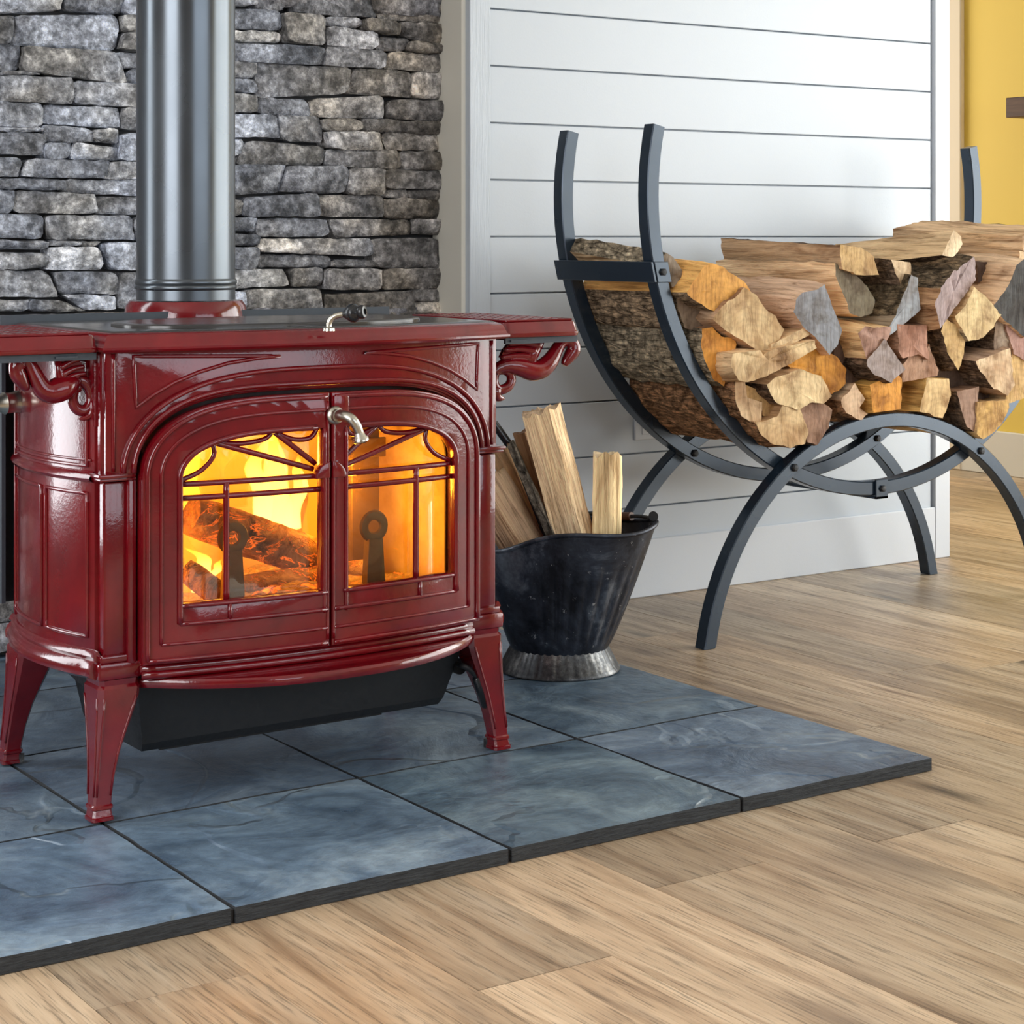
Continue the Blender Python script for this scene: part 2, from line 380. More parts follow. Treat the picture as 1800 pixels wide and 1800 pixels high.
# floor and its planks
fl = struct('floor', boxd(-1.6, -2.1, -.06, 5.2, 6.0, -.012), M['floor_gap'], 'light oak plank floor')
PW = .178; PX0 = 1.308 - 15 * PW
fixed = {(2): 0}
ends = {14: [1.72], 16: [1.869, .62], 18: [1.847, 3.0], 20: [2.285, 1.0], 17: [2.61, 1.35], 15: [2.3, 1.15], 19: [1.48, 2.75], 13: [1.45, 2.5], 21: [1.75, 3.05], 22: [2.55], 12: [1.9]}
tones = {13: 1.0, 14: 1.0, 15: .96, 16: 1.0, 17: .86, 18: 1.12}
pid = 0
for i in range(0, 37):
    x0 = PX0 + i * PW; x1 = x0 + PW
    rr = random.Random(100 + i)
    e = sorted(ends.get(i, [rr.uniform(.3, 1.4)]))
    ys = [e[0] - 1.22 * q for q in (3, 2, 1)] + e
    while ys[-1] < 6: ys.append(ys[-1] + rr.uniform(1.0, 1.25))
    ys = [y for y in ys if -2.1 < y < 6.0]
    ys = [-2.1] + ys + [6.0]
    for a, b2 in zip(ys, ys[1:]):
        if b2 - a < .02: continue
        if x1 < -.9 or b2 < -.6: pass
        t = rr.uniform(.64, 1.08); wz = rr.uniform(-.03, .05)
        o = mk('plank', *boxd(x0 + .0006, a + .0006, -.012, x1 - .0006, b2 - .0006, rr.uniform(-.0004, .0), 0), M['oak'], fl, color=(t * (1 + wz), t, t * (1 - wz)))
# slate hearth
hearth = thing('slate_hearth', 'blue-grey slate tile hearth pad under the red stove', 'hearth', (1.4, 2.8, 0))
TX = [-.168, .222, .612, 1.003, 1.392, 1.782, 2.157]; TY = [2.045, 2.434, 2.822, 3.21, 3.53]
mk('mortar_bed', *boxd(TX[0], TY[0] + .006, .0005, TX[-1] - .006, TY[-1], .0155), M['mortar'], hearth)
for i in range(6):
    for j in range(4):
        rr = random.Random(i * 10 + j); t = rr.uniform(.85, 1.2)
        if (i, j) == (3, 0): t = 1.25
        gp = .0032
        a0, b0, a1, b1 = TX[i] + (gp if i else 0), TY[j] + (gp if j else 0), TX[i + 1] - (gp if i < 5 else 0), TY[j + 1] - gp
        # riven slab: gridded top with slight relief and chipped rim
        nx, ny = 10, 10; V = []; Fc = []; mi = []
        for q in range(ny + 1):
            for p in range(nx + 1):
                x = a0 + (a1 - a0) * p / nx; y = b0 + (b1 - b0) * q / ny; edge = p in (0, nx) or q in (0, ny)
                z = .0215 + .0012 * nz((x, y, 0), 9, i) - (.0012 + .0012 * abs(nz((x, y, 1), 40)) if edge else 0)
                if edge:
                    x += .0012 * nz((x, y, 3), 30) * (1 if p in (0, nx) else 0); y += .0012 * nz((x, y, 5), 30) * (1 if q in (0, ny) else 0)
                V.append((x, y, z))
        W = nx + 1
        for q in range(ny):
            for p in range(nx): Fc.append((q * W + p, q * W + p + 1, (q + 1) * W + p + 1, (q + 1) * W + p)); mi.append(0)
        rim = [p for p in range(nx + 1)] + [q * W + nx for q in range(1, ny + 1)] + [ny * W + p for p in range(nx - 1, -1, -1)] + [q * W for q in range(ny - 1, 0, -1)]
        n0 = len(V)
        for r_ in rim: V.append((V[r_][0], V[r_][1], .001))
        for s in range(len(rim)):
            s2 = (s + 1) % len(rim); Fc.append((rim[s], n0 + s, n0 + s2, rim[s2])); mi.append(1)
        mk('slate_tile', V, Fc, [M['slate'], M['slate_edge']], hearth, smooth=35, color=(t, t * rr.uniform(.97, 1.03), t * rr.uniform(.98, 1.06)), mi=mi)

# stone wall
ws = struct('wall_back', boxd(.42, YST + .035, -.01, 2.206, YST + .2, 2.5), M['mortar'], 'stacked grey ledge stone wall behind the stove')
def stone(c4, tone, proud, seed, light=None):
    """c4: TL,TR,BR,BL as (x,z) on the wall"""
    (ax, az), (bx, bz), (cx, cz), (dx, dz) = c4
    wdt = max(bx - ax, cx - dx); hgt = max(az - dz, bz - cz)
    nx = max(5, min(16, int(wdt / .014))); ny = max(4, min(8, int(hgt / .009)))
    V, Fc = [], []; rr = random.Random(seed); tiltx = rr.uniform(-.006, .006); tilty = rr.uniform(-.004, .006)
    for j in range(ny + 1):
        t = j / ny
        for i in range(nx + 1):
            s = i / nx
            x = (1 - t) * ((1 - s) * ax + s * bx) + t * ((1 - s) * dx + s * cx)
            z = (1 - t) * ((1 - s) * az + s * bz) + t * ((1 - s) * dz + s * cz)
            ex = min(s, 1 - s) * wdt; ez = min(t, 1 - t) * hgt; ed = min(ex, ez)
            if ed < 1e-6:
                x += .003 * nz((x, z, 1), 42, seed); z += .0028 * nz((x, z, 2), 42, seed)
                if (i in (0, nx)) and (j in (0, ny)):
                    x += (.006 if i == 0 else -.006) * rr.random(); z += (-.004 if j == 0 else .004) * rr.random()
            rd = max(0, 1 - ed / .006)
            y = YST - proud + .0065 * rd * rd - .007 * nz((x, z, 0), 17, seed) - .0055 * nz((x, z, 0), 48, seed) + tiltx * (s - .5) * 2 + tilty * (t - .5) * 2
            V.append((x, y, z))
    W = nx + 1
    for j in range(ny):
        for i in range(nx): Fc.append((j * W + i, j * W + i + 1, (j + 1) * W + i + 1, (j + 1) * W + i))
    rim = [i for i in range(nx + 1)] + [j * W + nx for j in range(1, ny + 1)] + [ny * W + i for i in range(nx - 1, -1, -1)] + [j * W for j in range(ny - 1, 0, -1)]
    n0 = len(V)
    for r_ in rim: V.append((V[r_][0], YST + .04, V[r_][2]))
    for s in range(len(rim)):
        s2 = (s + 1) % len(rim); Fc.append((rim[s], n0 + s, n0 + s2, rim[s2]))
    return mk('ledge_stone', V, Fc, M['stone'], ws, smooth=50, color=tone)
R1 = (0, 0, 6.207); R2 = (0, 270, 6.207); R3 = (400, 0, 4.5); R4 = (400, 270, 4.5)
ST = [(R1, '-120,-60,660,-60,655,100,-120,140 690,-60,1350,-40,1325,150,700,90 1370,-40,1700,-20,1700,165,1350,140 -120,175,170,180,115,465,-120,470 190,165,1290,165,1310,545,140,475 1340,165,1700,175,1700,345,1350,340 1380,355,1700,355,1700,560,1330,525 -120,480,210,500,225,760,-120,765 245,505,1235,570,1380,905,255,770 1250,575,1700,590,1700,745,1270,735 1390,760,1700,765,1700,910,1390,905 60,775,445,780,445,820,60,815 -120,825,765,850,805,1120,-120,1090 800,885,1700,930,1700,1170,830,1125 -120,1100,485,1140,475,1385,-120,1370 500,1145,1320,1180,1320,1385,495,1345 1345,1175,1700,1180,1700,1410,1340,1400 -120,1385,465,1400,465,1440,-120,1425 480,1365,990,1410,1035,1550,500,1535 1010,1415,1300,1410,1300,1560,1060,1525 -120,1440,480,1465,480,1690,-120,1665 490,1560,790,1560,765,1725,485,1720 815,1560,1310,1610,1310,1740,800,1730 1325,1455,1700,1455,1700,1750,1320,1740'),
 (R2, '-120,45,220,55,200,245,-120,245 310,65,1195,80,1140,265,225,245 1205,95,1700,90,1700,275,1170,270 -120,270,705,285,705,395,-120,370 720,290,1700,300,1700,455,730,420 -120,390,175,400,150,635,-120,635 185,405,1045,450,1060,650,180,635 1070,475,1700,470,1700,660,1080,655 -120,660,480,670,490,920,-120,915 510,680,1430,685,1470,935,560,930 1480,690,1800,690,1800,940,1490,935 -120,950,515,960,520,1035,-120,1040 530,950,870,955,870,1000,540,1000 890,960,1130,960,1090,1010,890,1010 -120,1075,520,1090,515,1250,-120,1255 540,1025,1090,1025,1150,1260,535,1265 1150,975,1750,965,1750,1265,1230,1260 -120,1280,560,1290,640,1560,-120,1555 640,1290,1300,1300,1315,1530,700,1530 1340,1300,1800,1295,1800,1680,1310,1680 -120,1600,310,1610,310,1710,-120,1720 340,1600,690,1610,950,1720,330,1720 710,1545,1280,1560,1280,1690,960,1700'),
 (R3, '-400,-40,230,-40,235,40,-400,20 250,-40,470,-40,455,80,250,75 500,-60,1180,-40,1185,135,540,95 1195,-30,1715,10,1705,180,1200,140 -420,45,435,85,435,235,-420,205 -420,220,445,255,450,325,-420,305 445,100,785,125,780,355,470,325 795,130,1055,140,1080,215,790,195 1085,145,1350,165,1365,275,1100,235 1380,170,1735,200,1735,345,1420,300 800,205,1200,260,1190,385,790,355 1215,290,1450,310,1425,400,1200,390 1450,320,1725,360,1725,425,1435,400 -420,325,770,370,765,510,-420,455 790,365,1285,405,1250,535,770,515 1300,405,1740,440,1740,570,1260,540 -420,475,245,490,240,610,-420,600 -420,620,220,625,225,730,-420,700 250,500,985,540,955,738,230,768 1000,540,1450,570,1450,765,940,730 1465,575,1715,590,1710,785,1450,760 -420,720,230,750,230,890,-420,880 245,770,660,790,680,915,240,895 690,785,1245,760,1255,935,685,920 1290,790,1730,800,1725,955,1285,935 -420,890,390,910,420,1085,-420,1060 410,910,750,930,750,1130,420,1095 760,935,1060,945,1070,1030,760,1025 1080,945,1720,965,1710,1060,1075,1040 770,1040,1200,1050,1225,1185,800,1170 1230,1055,1700,1065,1700,1190,1250,1180'),
 (R4, '-420,-110,140,-115,135,0,-420,75 160,-105,770,-50,760,95,90,80 790,-30,1350,-30,1385,115,770,95 1370,-20,1720,-10,1710,125,1395,120 -420,95,450,90,430,300,-420,345 470,100,950,110,940,310,430,300 965,115,1230,125,1225,320,950,315 1245,125,1715,140,1715,275,1245,270 1235,280,1435,285,1435,355,1240,345 1450,285,1725,285,1725,355,1450,355 -420,360,130,370,130,490,-420,490 150,350,720,315,735,495,140,495 745,330,1240,330,1240,500,765,495 1250,355,1735,365,1735,515,1250,505 -420,505,240,510,240,610,-420,610 250,515,790,520,800,655,240,655 815,520,1460,530,1465,635,870,665 1485,525,1695,520,1695,645,1480,635 -420,640,240,645,240,725,-420,720 -420,745,240,745,235,905,-420,905 250,680,1130,675,1135,810,245,770 250,805,810,810,830,895,250,895 830,840,1160,840,1185,900,830,895 1150,680,1670,670,1695,905,1190,900 -420,920,450,915,500,1045,-420,1090 520,915,760,905,765,1040,520,1045 785,915,1230,920,1225,1075,790,1070 1245,915,1720,915,1725,1070,1235,1070 -420,1100,130,1095,145,1220,-420,1220 150,1080,720,1075,760,1260,160,1230 765,1120,1460,1090,1475,1300,770,1300 1480,1085,1710,1080,1695,1165,1480,1165 1480,1175,1715,1175,1720,1260,1480,1260')]
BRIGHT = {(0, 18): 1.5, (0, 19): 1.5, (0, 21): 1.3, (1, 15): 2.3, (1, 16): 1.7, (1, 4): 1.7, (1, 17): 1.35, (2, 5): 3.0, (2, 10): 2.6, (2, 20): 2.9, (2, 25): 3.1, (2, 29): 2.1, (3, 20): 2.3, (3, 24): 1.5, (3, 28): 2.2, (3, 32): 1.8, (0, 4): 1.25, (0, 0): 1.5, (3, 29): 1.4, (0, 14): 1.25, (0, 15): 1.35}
sid = 0
for gi, (R, txt) in enumerate(ST):
    for si, q in enumerate(txt.split()):
        n = [float(v) for v in q.split(',')]
        pts = []
        for h in range(4):
            p = onY(R[0] + n[2 * h] / R[2], R[1] + n[2 * h + 1] / R[2], YST - .012); pts.append((p.x + (-.0016, .0016, .0016, -.0016)[h], p.z + (.0012, .0012, -.0012, -.0012)[h]))
        rr = random.Random(sid); sid += 1
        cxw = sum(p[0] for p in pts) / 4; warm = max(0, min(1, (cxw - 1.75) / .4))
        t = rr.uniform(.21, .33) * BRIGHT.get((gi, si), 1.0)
        if gi < 2: t *= 1.25  # left stones lightened: the light falling there is put into their colour
        t *= 1 - .22 * warm; col = (t * (.93 + .10 * warm), t * (1 - .02 * warm), t * (1.13 - .20 * warm))  # darker and browner to the right: shade put into the stone colour
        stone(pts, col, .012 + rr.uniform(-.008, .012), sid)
# courses of the same stone above, beside and below what the photograph shows in detail
def courses(x0, x1, z0, z1, seed):
    global sid
    rr = random.Random(seed); z = z0
    while z < z1 - .02:
        h = min(rr.uniform(.045, .085), z1 - z)
        if z1 - z - h < .03: h = z1 - z
        x = x0
        while x < x1 - .01:
            wd = min(rr.uniform(.12, .26), x1 - x)
            if x1 - x - wd < .06: wd = x1 - x
            sid += 1; t = rr.uniform(.19, .29); k_ = .0016
            stone([(x + k_, z + h - k_), (x + wd - k_, z + h - k_ - rr.uniform(0, .003)), (x + wd - k_ - rr.uniform(0, .006), z + k_), (x + k_, z + k_ + rr.uniform(0, .003))], (t, t, t * 1.06), .012 + rr.uniform(-.008, .01), sid)
            x += wd
        z += h
zlow = onY(0, 548, YST).z; xr = onY(781, 300, YST - .01).x
courses(.43, xr, .03, onY(100, 549, YST - .012).z, 3)
xl = onY(-19, 300, YST - .012).x - .003
courses(.43, xl, onY(100, 549, YST - .012).z, 1.352, 4)
courses(xl, xr, onY(100, -6, YST - .012).z + .012, 1.352, 5)
courses(.43, xr, 1.352, 1.56, 6)

# shiplap bump-out wall
wl = struct('wall_shiplap', boxd(2.206, YS + .004, -.01, 3.640, YS + .20, 2.5), M['white'], 'white shiplap wall beside the stone')
z = .801 - 6 * .1202
zs = [z + .1202 * i for i in range(0, 22)]
for a, b2 in zip(zs, zs[1:]):
    mk('board', *boxd(2.256, YS - .012, a + .0016, 3.580, YS + .006, b2 - .0016, .0012), M['white'], wl)
for x0, x1, m_ in ((2.206, 2.2585, 'grain_white'), (3.5885, 3.640, 'white2')):
    o = struct('trim_1' if x0 < 3 else 'trim_2', boxd(x0, YS - .020, 0, x1, YS + .01, 2.5, .0015), M[m_])
struct('baseboard_back', boxd(2.2585, YS - .019, 0, 3.589, YS - .0125, .128, .002), M['white2'])
struct('wall_return', boxd(2.2065, YS + .003, 0, 2.215, YST + .2, 2.5), M['cream'])
struct('trim_3', boxd(2.196, YS - .003, 0, 2.206, YST + .02, 2.5), M['cream'])
# outlet cover on the shiplap
p = onY(1136, 752, YS - .012)
ot = thing('outlet_cover', 'white blank outlet cover on shiplap behind the log rack', 'outlet', (p.x, YS - .0125, p.z))
mk('cover_plate', *boxd(p.x - .036, YS - .018, p.z - .026, p.x + .036, YS - .0125, p.z + .026, .002), M['white2'], ot)
mk('receptacle', *boxd(p.x - .017, YS - .020, p.z - .014, p.x + .017, YS - .018, p.z + .014, .001), M['white2'], ot)
# far room: yellow wall with baseboard, door casing and a floating shelf
struct('wall_right', boxd(XR, -2.1, -.01, XR + .12, 6.0, 2.5), M['yellow'])
struct('baseboard_right', boxd(XR - .018, 3.5, 0, XR - .0005, 4.63, .147, .003), M['cream'])
struct('trim_4', boxd(XR - .022, 4.625, 0, XR - .0005, 4.80, 2.5, .004), M['casing'])
a = onX(1768, 172, 4.86); b2 = onX(1768, 207, 4.86)
sh = thing('floating_shelf', 'dark brown wooden shelf on the yellow wall', 'shelf', (4.95, a.y - .3, b2.z))
mk('shelf_board', *boxd(4.86, a.y - .8, b2.z, XR - .001, a.y, a.z, .002), M['walnut'], sh)
mk('ledger', *boxd(4.93, a.y - .8, a.z + .0003, XR - .001, a.y - .05, a.z + .012, .001), M['walnut'], sh)
# the unseen rest of the room closes the reflections: walls with window openings, ceiling
struct('wall_left', join(boxd(-1.6, -2.1, 0, -1.5, .02, 2.5), boxd(-1.6, 1.98, 0, -1.5, 3.7, 2.5), boxd(-1.6, .02, 0, -1.5, 1.98, .45), boxd(-1.6, .02, 2.25, -1.5, 1.98, 2.5)), M['beige'])  # opening made for the added left fill light
struct('wall_back_left', join(boxd(-1.6, 3.54, 0, -.36, 3.7, 2.5), boxd(-.36, 3.54, 0, .42, 3.7, .22), boxd(-.36, 3.54, 2.08, .42, 3.7, 2.5)), M['beige'])
struct('wall_front', join(boxd(-1.6, -2.1, 0, .75, -2.0, 2.5), boxd(3.85, -2.1, 0, 5.2, -2.0, 2.5), boxd(.75, -2.1, 0, 3.85, -2.0, .65), boxd(.75, -2.1, 2.25, 3.85, -2.0, 2.5)), M['beige'])
struct('wall_far', boxd(2.2, 5.9, 0, 5.2, 6.0, 2.5), M['yellow'])
struct('ceiling', boxd(-1.6, -2.1, 2.5, 5.2, 6.0, 2.6), M['ceil'])
def window(n, kind, a0, a1, z0, z1, at, bars):
    fr = []
    def bar(p0, q0, p1, q1):
        if kind == 'y': fr.append(boxd(p0, at - .03, q0, p1, at + .03, q1))
        else: fr.append(boxd(at - .03, p0, q0, at + .03, p1, q1))
    for p0, p1 in ((a0, a0 + .05), (a1 - .05, a1)): bar(p0, z0, p1, z1)
    bar(a0, z0, a1, z0 + .05); bar(a0, z1 - .05, a1, z1)
    for f in bars: bar(a0 + (a1 - a0) * f - .025, z0, a0 + (a1 - a0) * f + .025, z1)
    struct('window_%d' % n, join(*fr), M['white2'])
window(1, 'y', .75, 3.85, .65, 2.25, -1.88, (.333, .667))
window(2, 'y', -.36, .40, .22, 2.08, 3.44, ())
window(4, 'x', .02, 1.98, .45, 2.25, -1.38, (.5,))  # frame round the added left fill light, an invented window
window(3, 'x', -.6, 3.0, .04, 2.12, 4.92, (.333, .667))

# ------------------------------------------------------------------ log rack
RXC = 2.926
rack = thing('firewood_rack', 'black curved steel log rack with crossed hoop legs', 'log rack', (RXC, 3.07, 0))
def arcbar(cx, cz, r0, r1, a0, a1, y0, y1, n=48, flat0=None):
    """rectangular tube bent on a circle in the XZ plane"""
    bv = .002; rings = []
    for i in range(n + 1):
        a = math.radians(a0 + (a1 - a0) * i / n); ca, sa = math.cos(a), math.sin(a)
        prof = [(r0 + bv, y0), (r1 - bv, y0), (r1, y0 + bv), (r1, y1 - bv), (r1 - bv, y1), (r0 + bv, y1), (r0, y1 - bv), (r0, y0 + bv)]
        rings.append([(cx + r * ca, y, cz + r * sa) for r, y in prof])
    V, Fc = loft(rings)
    if flat0 is not None: V = [Vector((v.x, v.y, max(v.z, flat0))) for v in V]
    return V, Fc
HZ = .880; RI, RO = .591, .620
tipa = math.degrees(math.asin((1.015 - HZ) / .605))
YF, YB = 2.920, 3.200     # front faces of the two hoops
for y in (YF, YB):
    mk('hoop', *arcbar(RXC, HZ, RI, RO, -180 - tipa, tipa, y, y + .031, 80), M['rack'], rack, smooth=30)
AZ, AR = -.0746, .5086
aa = math.degrees(math.asin(.0746 / .495))
arches = []
for y in (YF - .0315, YB + .0315):
    arches.append(mk('leg_arch', *arcbar(RXC, AZ, AR - .029, AR, aa - 1.2, 180 - aa + 1.2, y, y + .031, 64, .0008), M['rack'], rack, smooth=30))
# straps joining the hoops
sz = .733
for sgn in (-1, 1):
    an = math.asin((sz - HZ) / RO); xo = RXC + sgn * RO * math.cos(an)
    tl = sgn * -.0
    V, Fc = join(boxd(xo - .004 + sgn * .0045, YF - .005, sz - .020, xo + .002 + sgn * .0045, YB + .036, sz + .020, .001),
                 boxd(min(xo, xo - sgn * .034), YF - .005, sz - .020, max(xo, xo - sgn * .034), YF - .0005, sz + .020, .001))
    # follow the hoop's slope
    V = [Vector((v[0] + (v[2] - sz) * sgn * .24, v[1], v[2])) for v in V]
    st = mk('strap', V, Fc, M['rack'], rack)
    xb = xo - sgn * .016
    mk('bolt', *lathed([(.0075, 0), (.0075, .004), (.0055, .006), (.0001, .0065)], (xb, YF - .005, sz), 'Y', 6), M['black'], st)
zb = HZ - RO
cb = mk('crossbar', *join(boxd(RXC - .0175, YF - .006, zb - .0075, RXC + .0175, YB + .034, zb - .0015, .001), boxd(RXC - .0175, YF - .006, zb - .0075, RXC + .0175, YF - .0008, zb + .033, .001)), M['rack'], rack)
mk('bolt', *lathed([(.0075, 0), (.0075, .004), (.0055, .006), (.0001, .0065)], (RXC, YF - .006, zb + .014), 'Y', 6), M['black'], cb)
# bolts where the arches cross the hoops
dd_ = HZ - AZ; ra, rb_ = RI + .0145, AR - .0145
zc = AZ + (rb_ ** 2 - ra ** 2 + dd_ ** 2) / (2 * dd_); xc = math.sqrt(rb_ ** 2 - (zc - AZ) ** 2)
for sgn in (-1, 1):
    mk('bolt', *lathed([(.0085, 0), (.0085, .004), (.006, .007), (.0001, .0075)], (RXC + sgn * xc, YF - .0315, zc), 'Y', 6), M['black'], arches[0])
    mk('bolt', *lathed([(.0085, 0), (.0085, .004), (.006, .007), (.0001, .0075)], (RXC + sgn * xc, YB, zc), 'Y', 6), M['black'], arches[1])

# ------------------------------------------------------------------ firewood in the rack
C6A = (1180, 420, 6.0); C6B = (1180, 600, 6.0); C7 = (1360, 360, 3.913); C8 = (1450, 420, 5.143); C6 = (960, 360, 3.913); PX = (0, 0, 1.0)
TAN = (.60, .44, .27); PALE = (.78, .60, .36); ORG = (.72, .34, .075); BRN = (.30, .185, .115); GREY = (.25, .255, .265); DGREY = (.10, .095, .088)
MAUVE = (.34, .265, .265); PINK = (.42, .25, .185); GOLD = (.66, .42, .17); CREAM = (.82, .68, .46)
BK = (.36, .265, .18); BKG = (.46, .39, .29); BKD = (.19, .13, .092); BKR = (.44, .25, .14)
def smoothpoly(P, step):
    out = []
    for i in range(len(P)):
        a, b = P[i], P[(i + 1) % len(P)]; L = math.hypot(b[0] - a[0], b[1] - a[1]); n = max(1, round(L / step))
        for s in range(n): out.append((a[0] + (b[0] - a[0]) * s / n, a[1] + (b[1] - a[1]) * s / n, i))
    return out
LG = 'split firewood stacked in the rack'
def log(crop, pts, endc, sidec, label, bark=(), barkc=BK, ye=2.90, L=.40, dx=0, dz=0, grow=None, shrink=None, rough=1.0, endtilt=0, endtz=0):
    """bark: indices of outline edges that carry bark"""
    if grow is None: grow = 1.17 if shrink is None else 1.05
    if shrink is None: shrink = 1.16
    rs = sum(int(q[0] * 3 + q[1]) for q in pts) % 997
    w_ = []
    for x, y in pts:
        p = onY(crop[0] + x / crop[2], crop[1] + y / crop[2], ye); w_.append((p.x, p.z))
    cx = sum(p[0] for p in w_) / len(w_); cz = sum(p[1] for p in w_) / len(w_)
    w_ = [(cx + (x - cx) * grow, cz + (z - cz) * grow) for x, z in w_]
    pl = smoothpoly(w_, .008); n = len(pl); m_ = 12
    zmin = min(p[1] for p in w_)
    root = thing('firewood_log', label, 'firewood', (cx, ye + L / 2, zmin), LG)
    rings = []
    for j in range(m_ + 1):
        t = j / m_; r_ = []
        for (x, z, e) in pl:
            k_ = 1 - (1 - shrink) * min(1, t * 3.2) ** .8; fx, fz = x - cx, z - cz; d_ = math.hypot(fx, fz) + 1e-6
            yy = ye + L * t + ((fx * endtilt + fz * endtz) * (1 - t) if j < m_ else 0)
            isb = e in bark
            am = (.007 if isb else .0034) * rough
            q = am * (nz((fx, yy * (1.0 if isb else .25), fz), 46 if isb else 75, rs) + .6 * nz((fx, yy * .3, fz), 20, rs)) + (.0015 if isb else 0)
            if j == 0: q *= .6; yy += .003 * nz((fx, fz, 0), 70, rs)
            r_.append((cx + fx * k_ + dx * t + fx / d_ * q, yy, cz + fz * k_ + dz * t + fz / d_ * q))
        rings.append(r_)
    allV = [v for r_ in rings for v in r_]
    def sub(name, faces, m2, col, smooth):
        ids = sorted({i for f in faces for i in f}); mp = {q: i for i, q in enumerate(ids)}
        return mk(name, [allV[i] for i in ids], [tuple(mp[i] for i in f) for f in faces], m2, root, smooth=smooth, color=col)
    fs, fb = [], []
    for j in range(m_):
        for s in range(n):
            a, b2 = j * n + s, j * n + (s + 1) % n
            (fb if pl[s][2] in bark else fs).append((a, b2, b2 + n, a + n))
    fs_cap = tuple(range(m_ * n, (m_ + 1) * n))
    if fs: sub('split_face', fs + [fs_cap], M['split'], sidec, 40)
    if fb: sub('bark', fb + ([] if fs else [fs_cap]), M['bark'], barkc, 60)
    # sawn or broken near end, domed a little
    cyy = ye - .002; allV.append((cx, cyy, cz)); inner = []
    for s, (x, z, e) in enumerate(pl):
        fx, fz = (x - cx) * .55, (z - cz) * .55
        allV.append((cx + fx, ye + fx * endtilt + fz * endtz + .004 * rough * nz((fx, 0, fz), 55, rs), cz + fz)); inner.append(len(allV) - 1)
    ci = inner[0] - 1; fe = []
    for s in range(n):
        s2 = (s + 1) % n; fe += [(s, s2, inner[s2], inner[s]), (inner[s], inner[s2], ci)]
    sub('cut_end', fe, M['endgrain'], endc, 30)
    return root
P_ = lambda s: [tuple(float(v) for v in q.split(',')) for q in s.split()]
log(C6, P_('822,335 872,360 940,450 918,530 870,560 850,500 800,430'), (.34, .29, .23), TAN, 'bark-topped log with grey end behind the rack strap', (0, 1, 6), BKG, ye=2.93, shrink=1.0, L=.30, dz=.03, dx=-.02)
log(C6A, P_('215,560 370,320 440,300 520,320 740,465 785,550 700,630 630,690 555,770 400,700 270,620'), (.70, .36, .09), (.66, .37, .12), 'log with notched orange end, topmost beside the front hoop', (7, 8, 9, 10), BK, ye=2.89, L=.335, rough=1.3)
log(C6A, P_('500,850 560,760 630,690 700,660 780,560 900,650 980,770 1060,815 1140,945 1070,1090 1035,1200 985,1190 850,1100 600,940'), (.78, .60, .34), (.42, .28, .18), 'log with pale yellow diamond-shaped end below the notched orange one', (), ye=2.88, L=.345, rough=1.1)
log(PX, [(1236, 580), (1253, 577), (1268, 593), (1290, 597), (1293, 606), (1292, 615), (1287, 642), (1283, 652), (1276, 661), (1272, 675), (1258, 667), (1245, 648), (1235, 612)], (.80, .37, .075), BRN, 'bright orange quarter log with bark against the front hoop', (9, 10, 11, 12), BKG, ye=2.90, shrink=1.1, L=.345, rough=1.1)
log(C7, P_('430,415 540,465 640,560 690,650 675,740 600,762 525,745 495,640 455,560 432,490'), (.20, .17, .115), (.70, .51, .32), 'big tan split log with long bare side and olive-grey end', (0, 1), BK, ye=2.90, shrink=1.05, L=.372, rough=1.0)
log(C7, P_('345,575 375,670 445,850 420,930 375,995 300,900 210,820 165,740 175,670 220,630 300,610'), (.27, .285, .315), (.50, .34, .24), 'log with cracked slate-grey end in front of the big tan log', (), ye=2.87, L=.345)
log(C7, P_('470,285 600,295 690,360 718,478 600,480 480,440 462,350'), (.55, .37, .17), (.40, .27, .165), 'brown weathered log lying on top of the big tan log', (0, 1), BKD, ye=2.89, shrink=1.0, L=.372, dz=.012)
log(C7, P_('1240,180 1285,220 1298,270 1270,320 1230,362 1160,345 1190,280'), CREAM, (.58, .41, .24), 'tilted tan log with cream-white end on the top row', (4,), BKD, ye=2.88, shrink=1.0, L=.36, dz=-.03)
log(PX, [(1800, 416), (1850, 402), (1900, 425), (1905, 452), (1850, 450), (1800, 440)], TAN, (.52, .36, .22), 'uppermost tan log running out of frame, with bark edge', (1,), BKD, ye=2.90, shrink=1.0, L=.375, dz=.018, dx=-.02)
log(PX, [(1795, 442), (1850, 452), (1905, 455), (1900, 492), (1840, 490), (1795, 472)], TAN, (.50, .345, .21), 'tan log just under the uppermost one, running out of frame', (), ye=2.90, shrink=1.0, L=.36, dz=.022)
log(C8, P_('1035,450 1120,350 1380,205 1405,385 1180,600 1030,755 965,570'), MAUVE, (.36, .21, .115), 'log with square mauve-grey end and dark rough side', (1, 0), (.20, .15, .10), ye=2.86, L=.345, rough=1.9, endtilt=.25)
log(C8, P_('770,365 820,390 845,630 800,680 610,830 580,810 650,680 700,560 745,450'), (.36, .39, .43), (.26, .205, .145), 'log with narrow blue-grey weathered end beside the mauve one', (7, 8, 6), (.19, .15, .10), ye=2.87, L=.345)
log(C8, P_('610,208 765,230 772,350 740,450 690,400 650,300'), (.66, .50, .32), (.30, .22, .165), 'small log with chipped pale edge under the top brown log', (4, 5), (.20, .15, .115), ye=2.89, L=.38)
log(C8, P_('1350,470 1460,560 1560,690 1500,780 1420,870 1310,890 1260,800 1205,700 1290,620'), (.72, .56, .30), (.52, .37, .21), 'log with pale fan-shaped end and bark along its bottom', (3, 4, 5), BKG, ye=2.87, L=.345)
log(C8, P_('1800,232 1740,280 1690,420 1558,600 1640,705 1800,830 1900,800 1950,500 1900,300'), (.060, .058, .056), (.55, .39, .26), 'big log with charcoal-black end at the frame edge', (5, 6), BK, ye=2.87, L=.345)
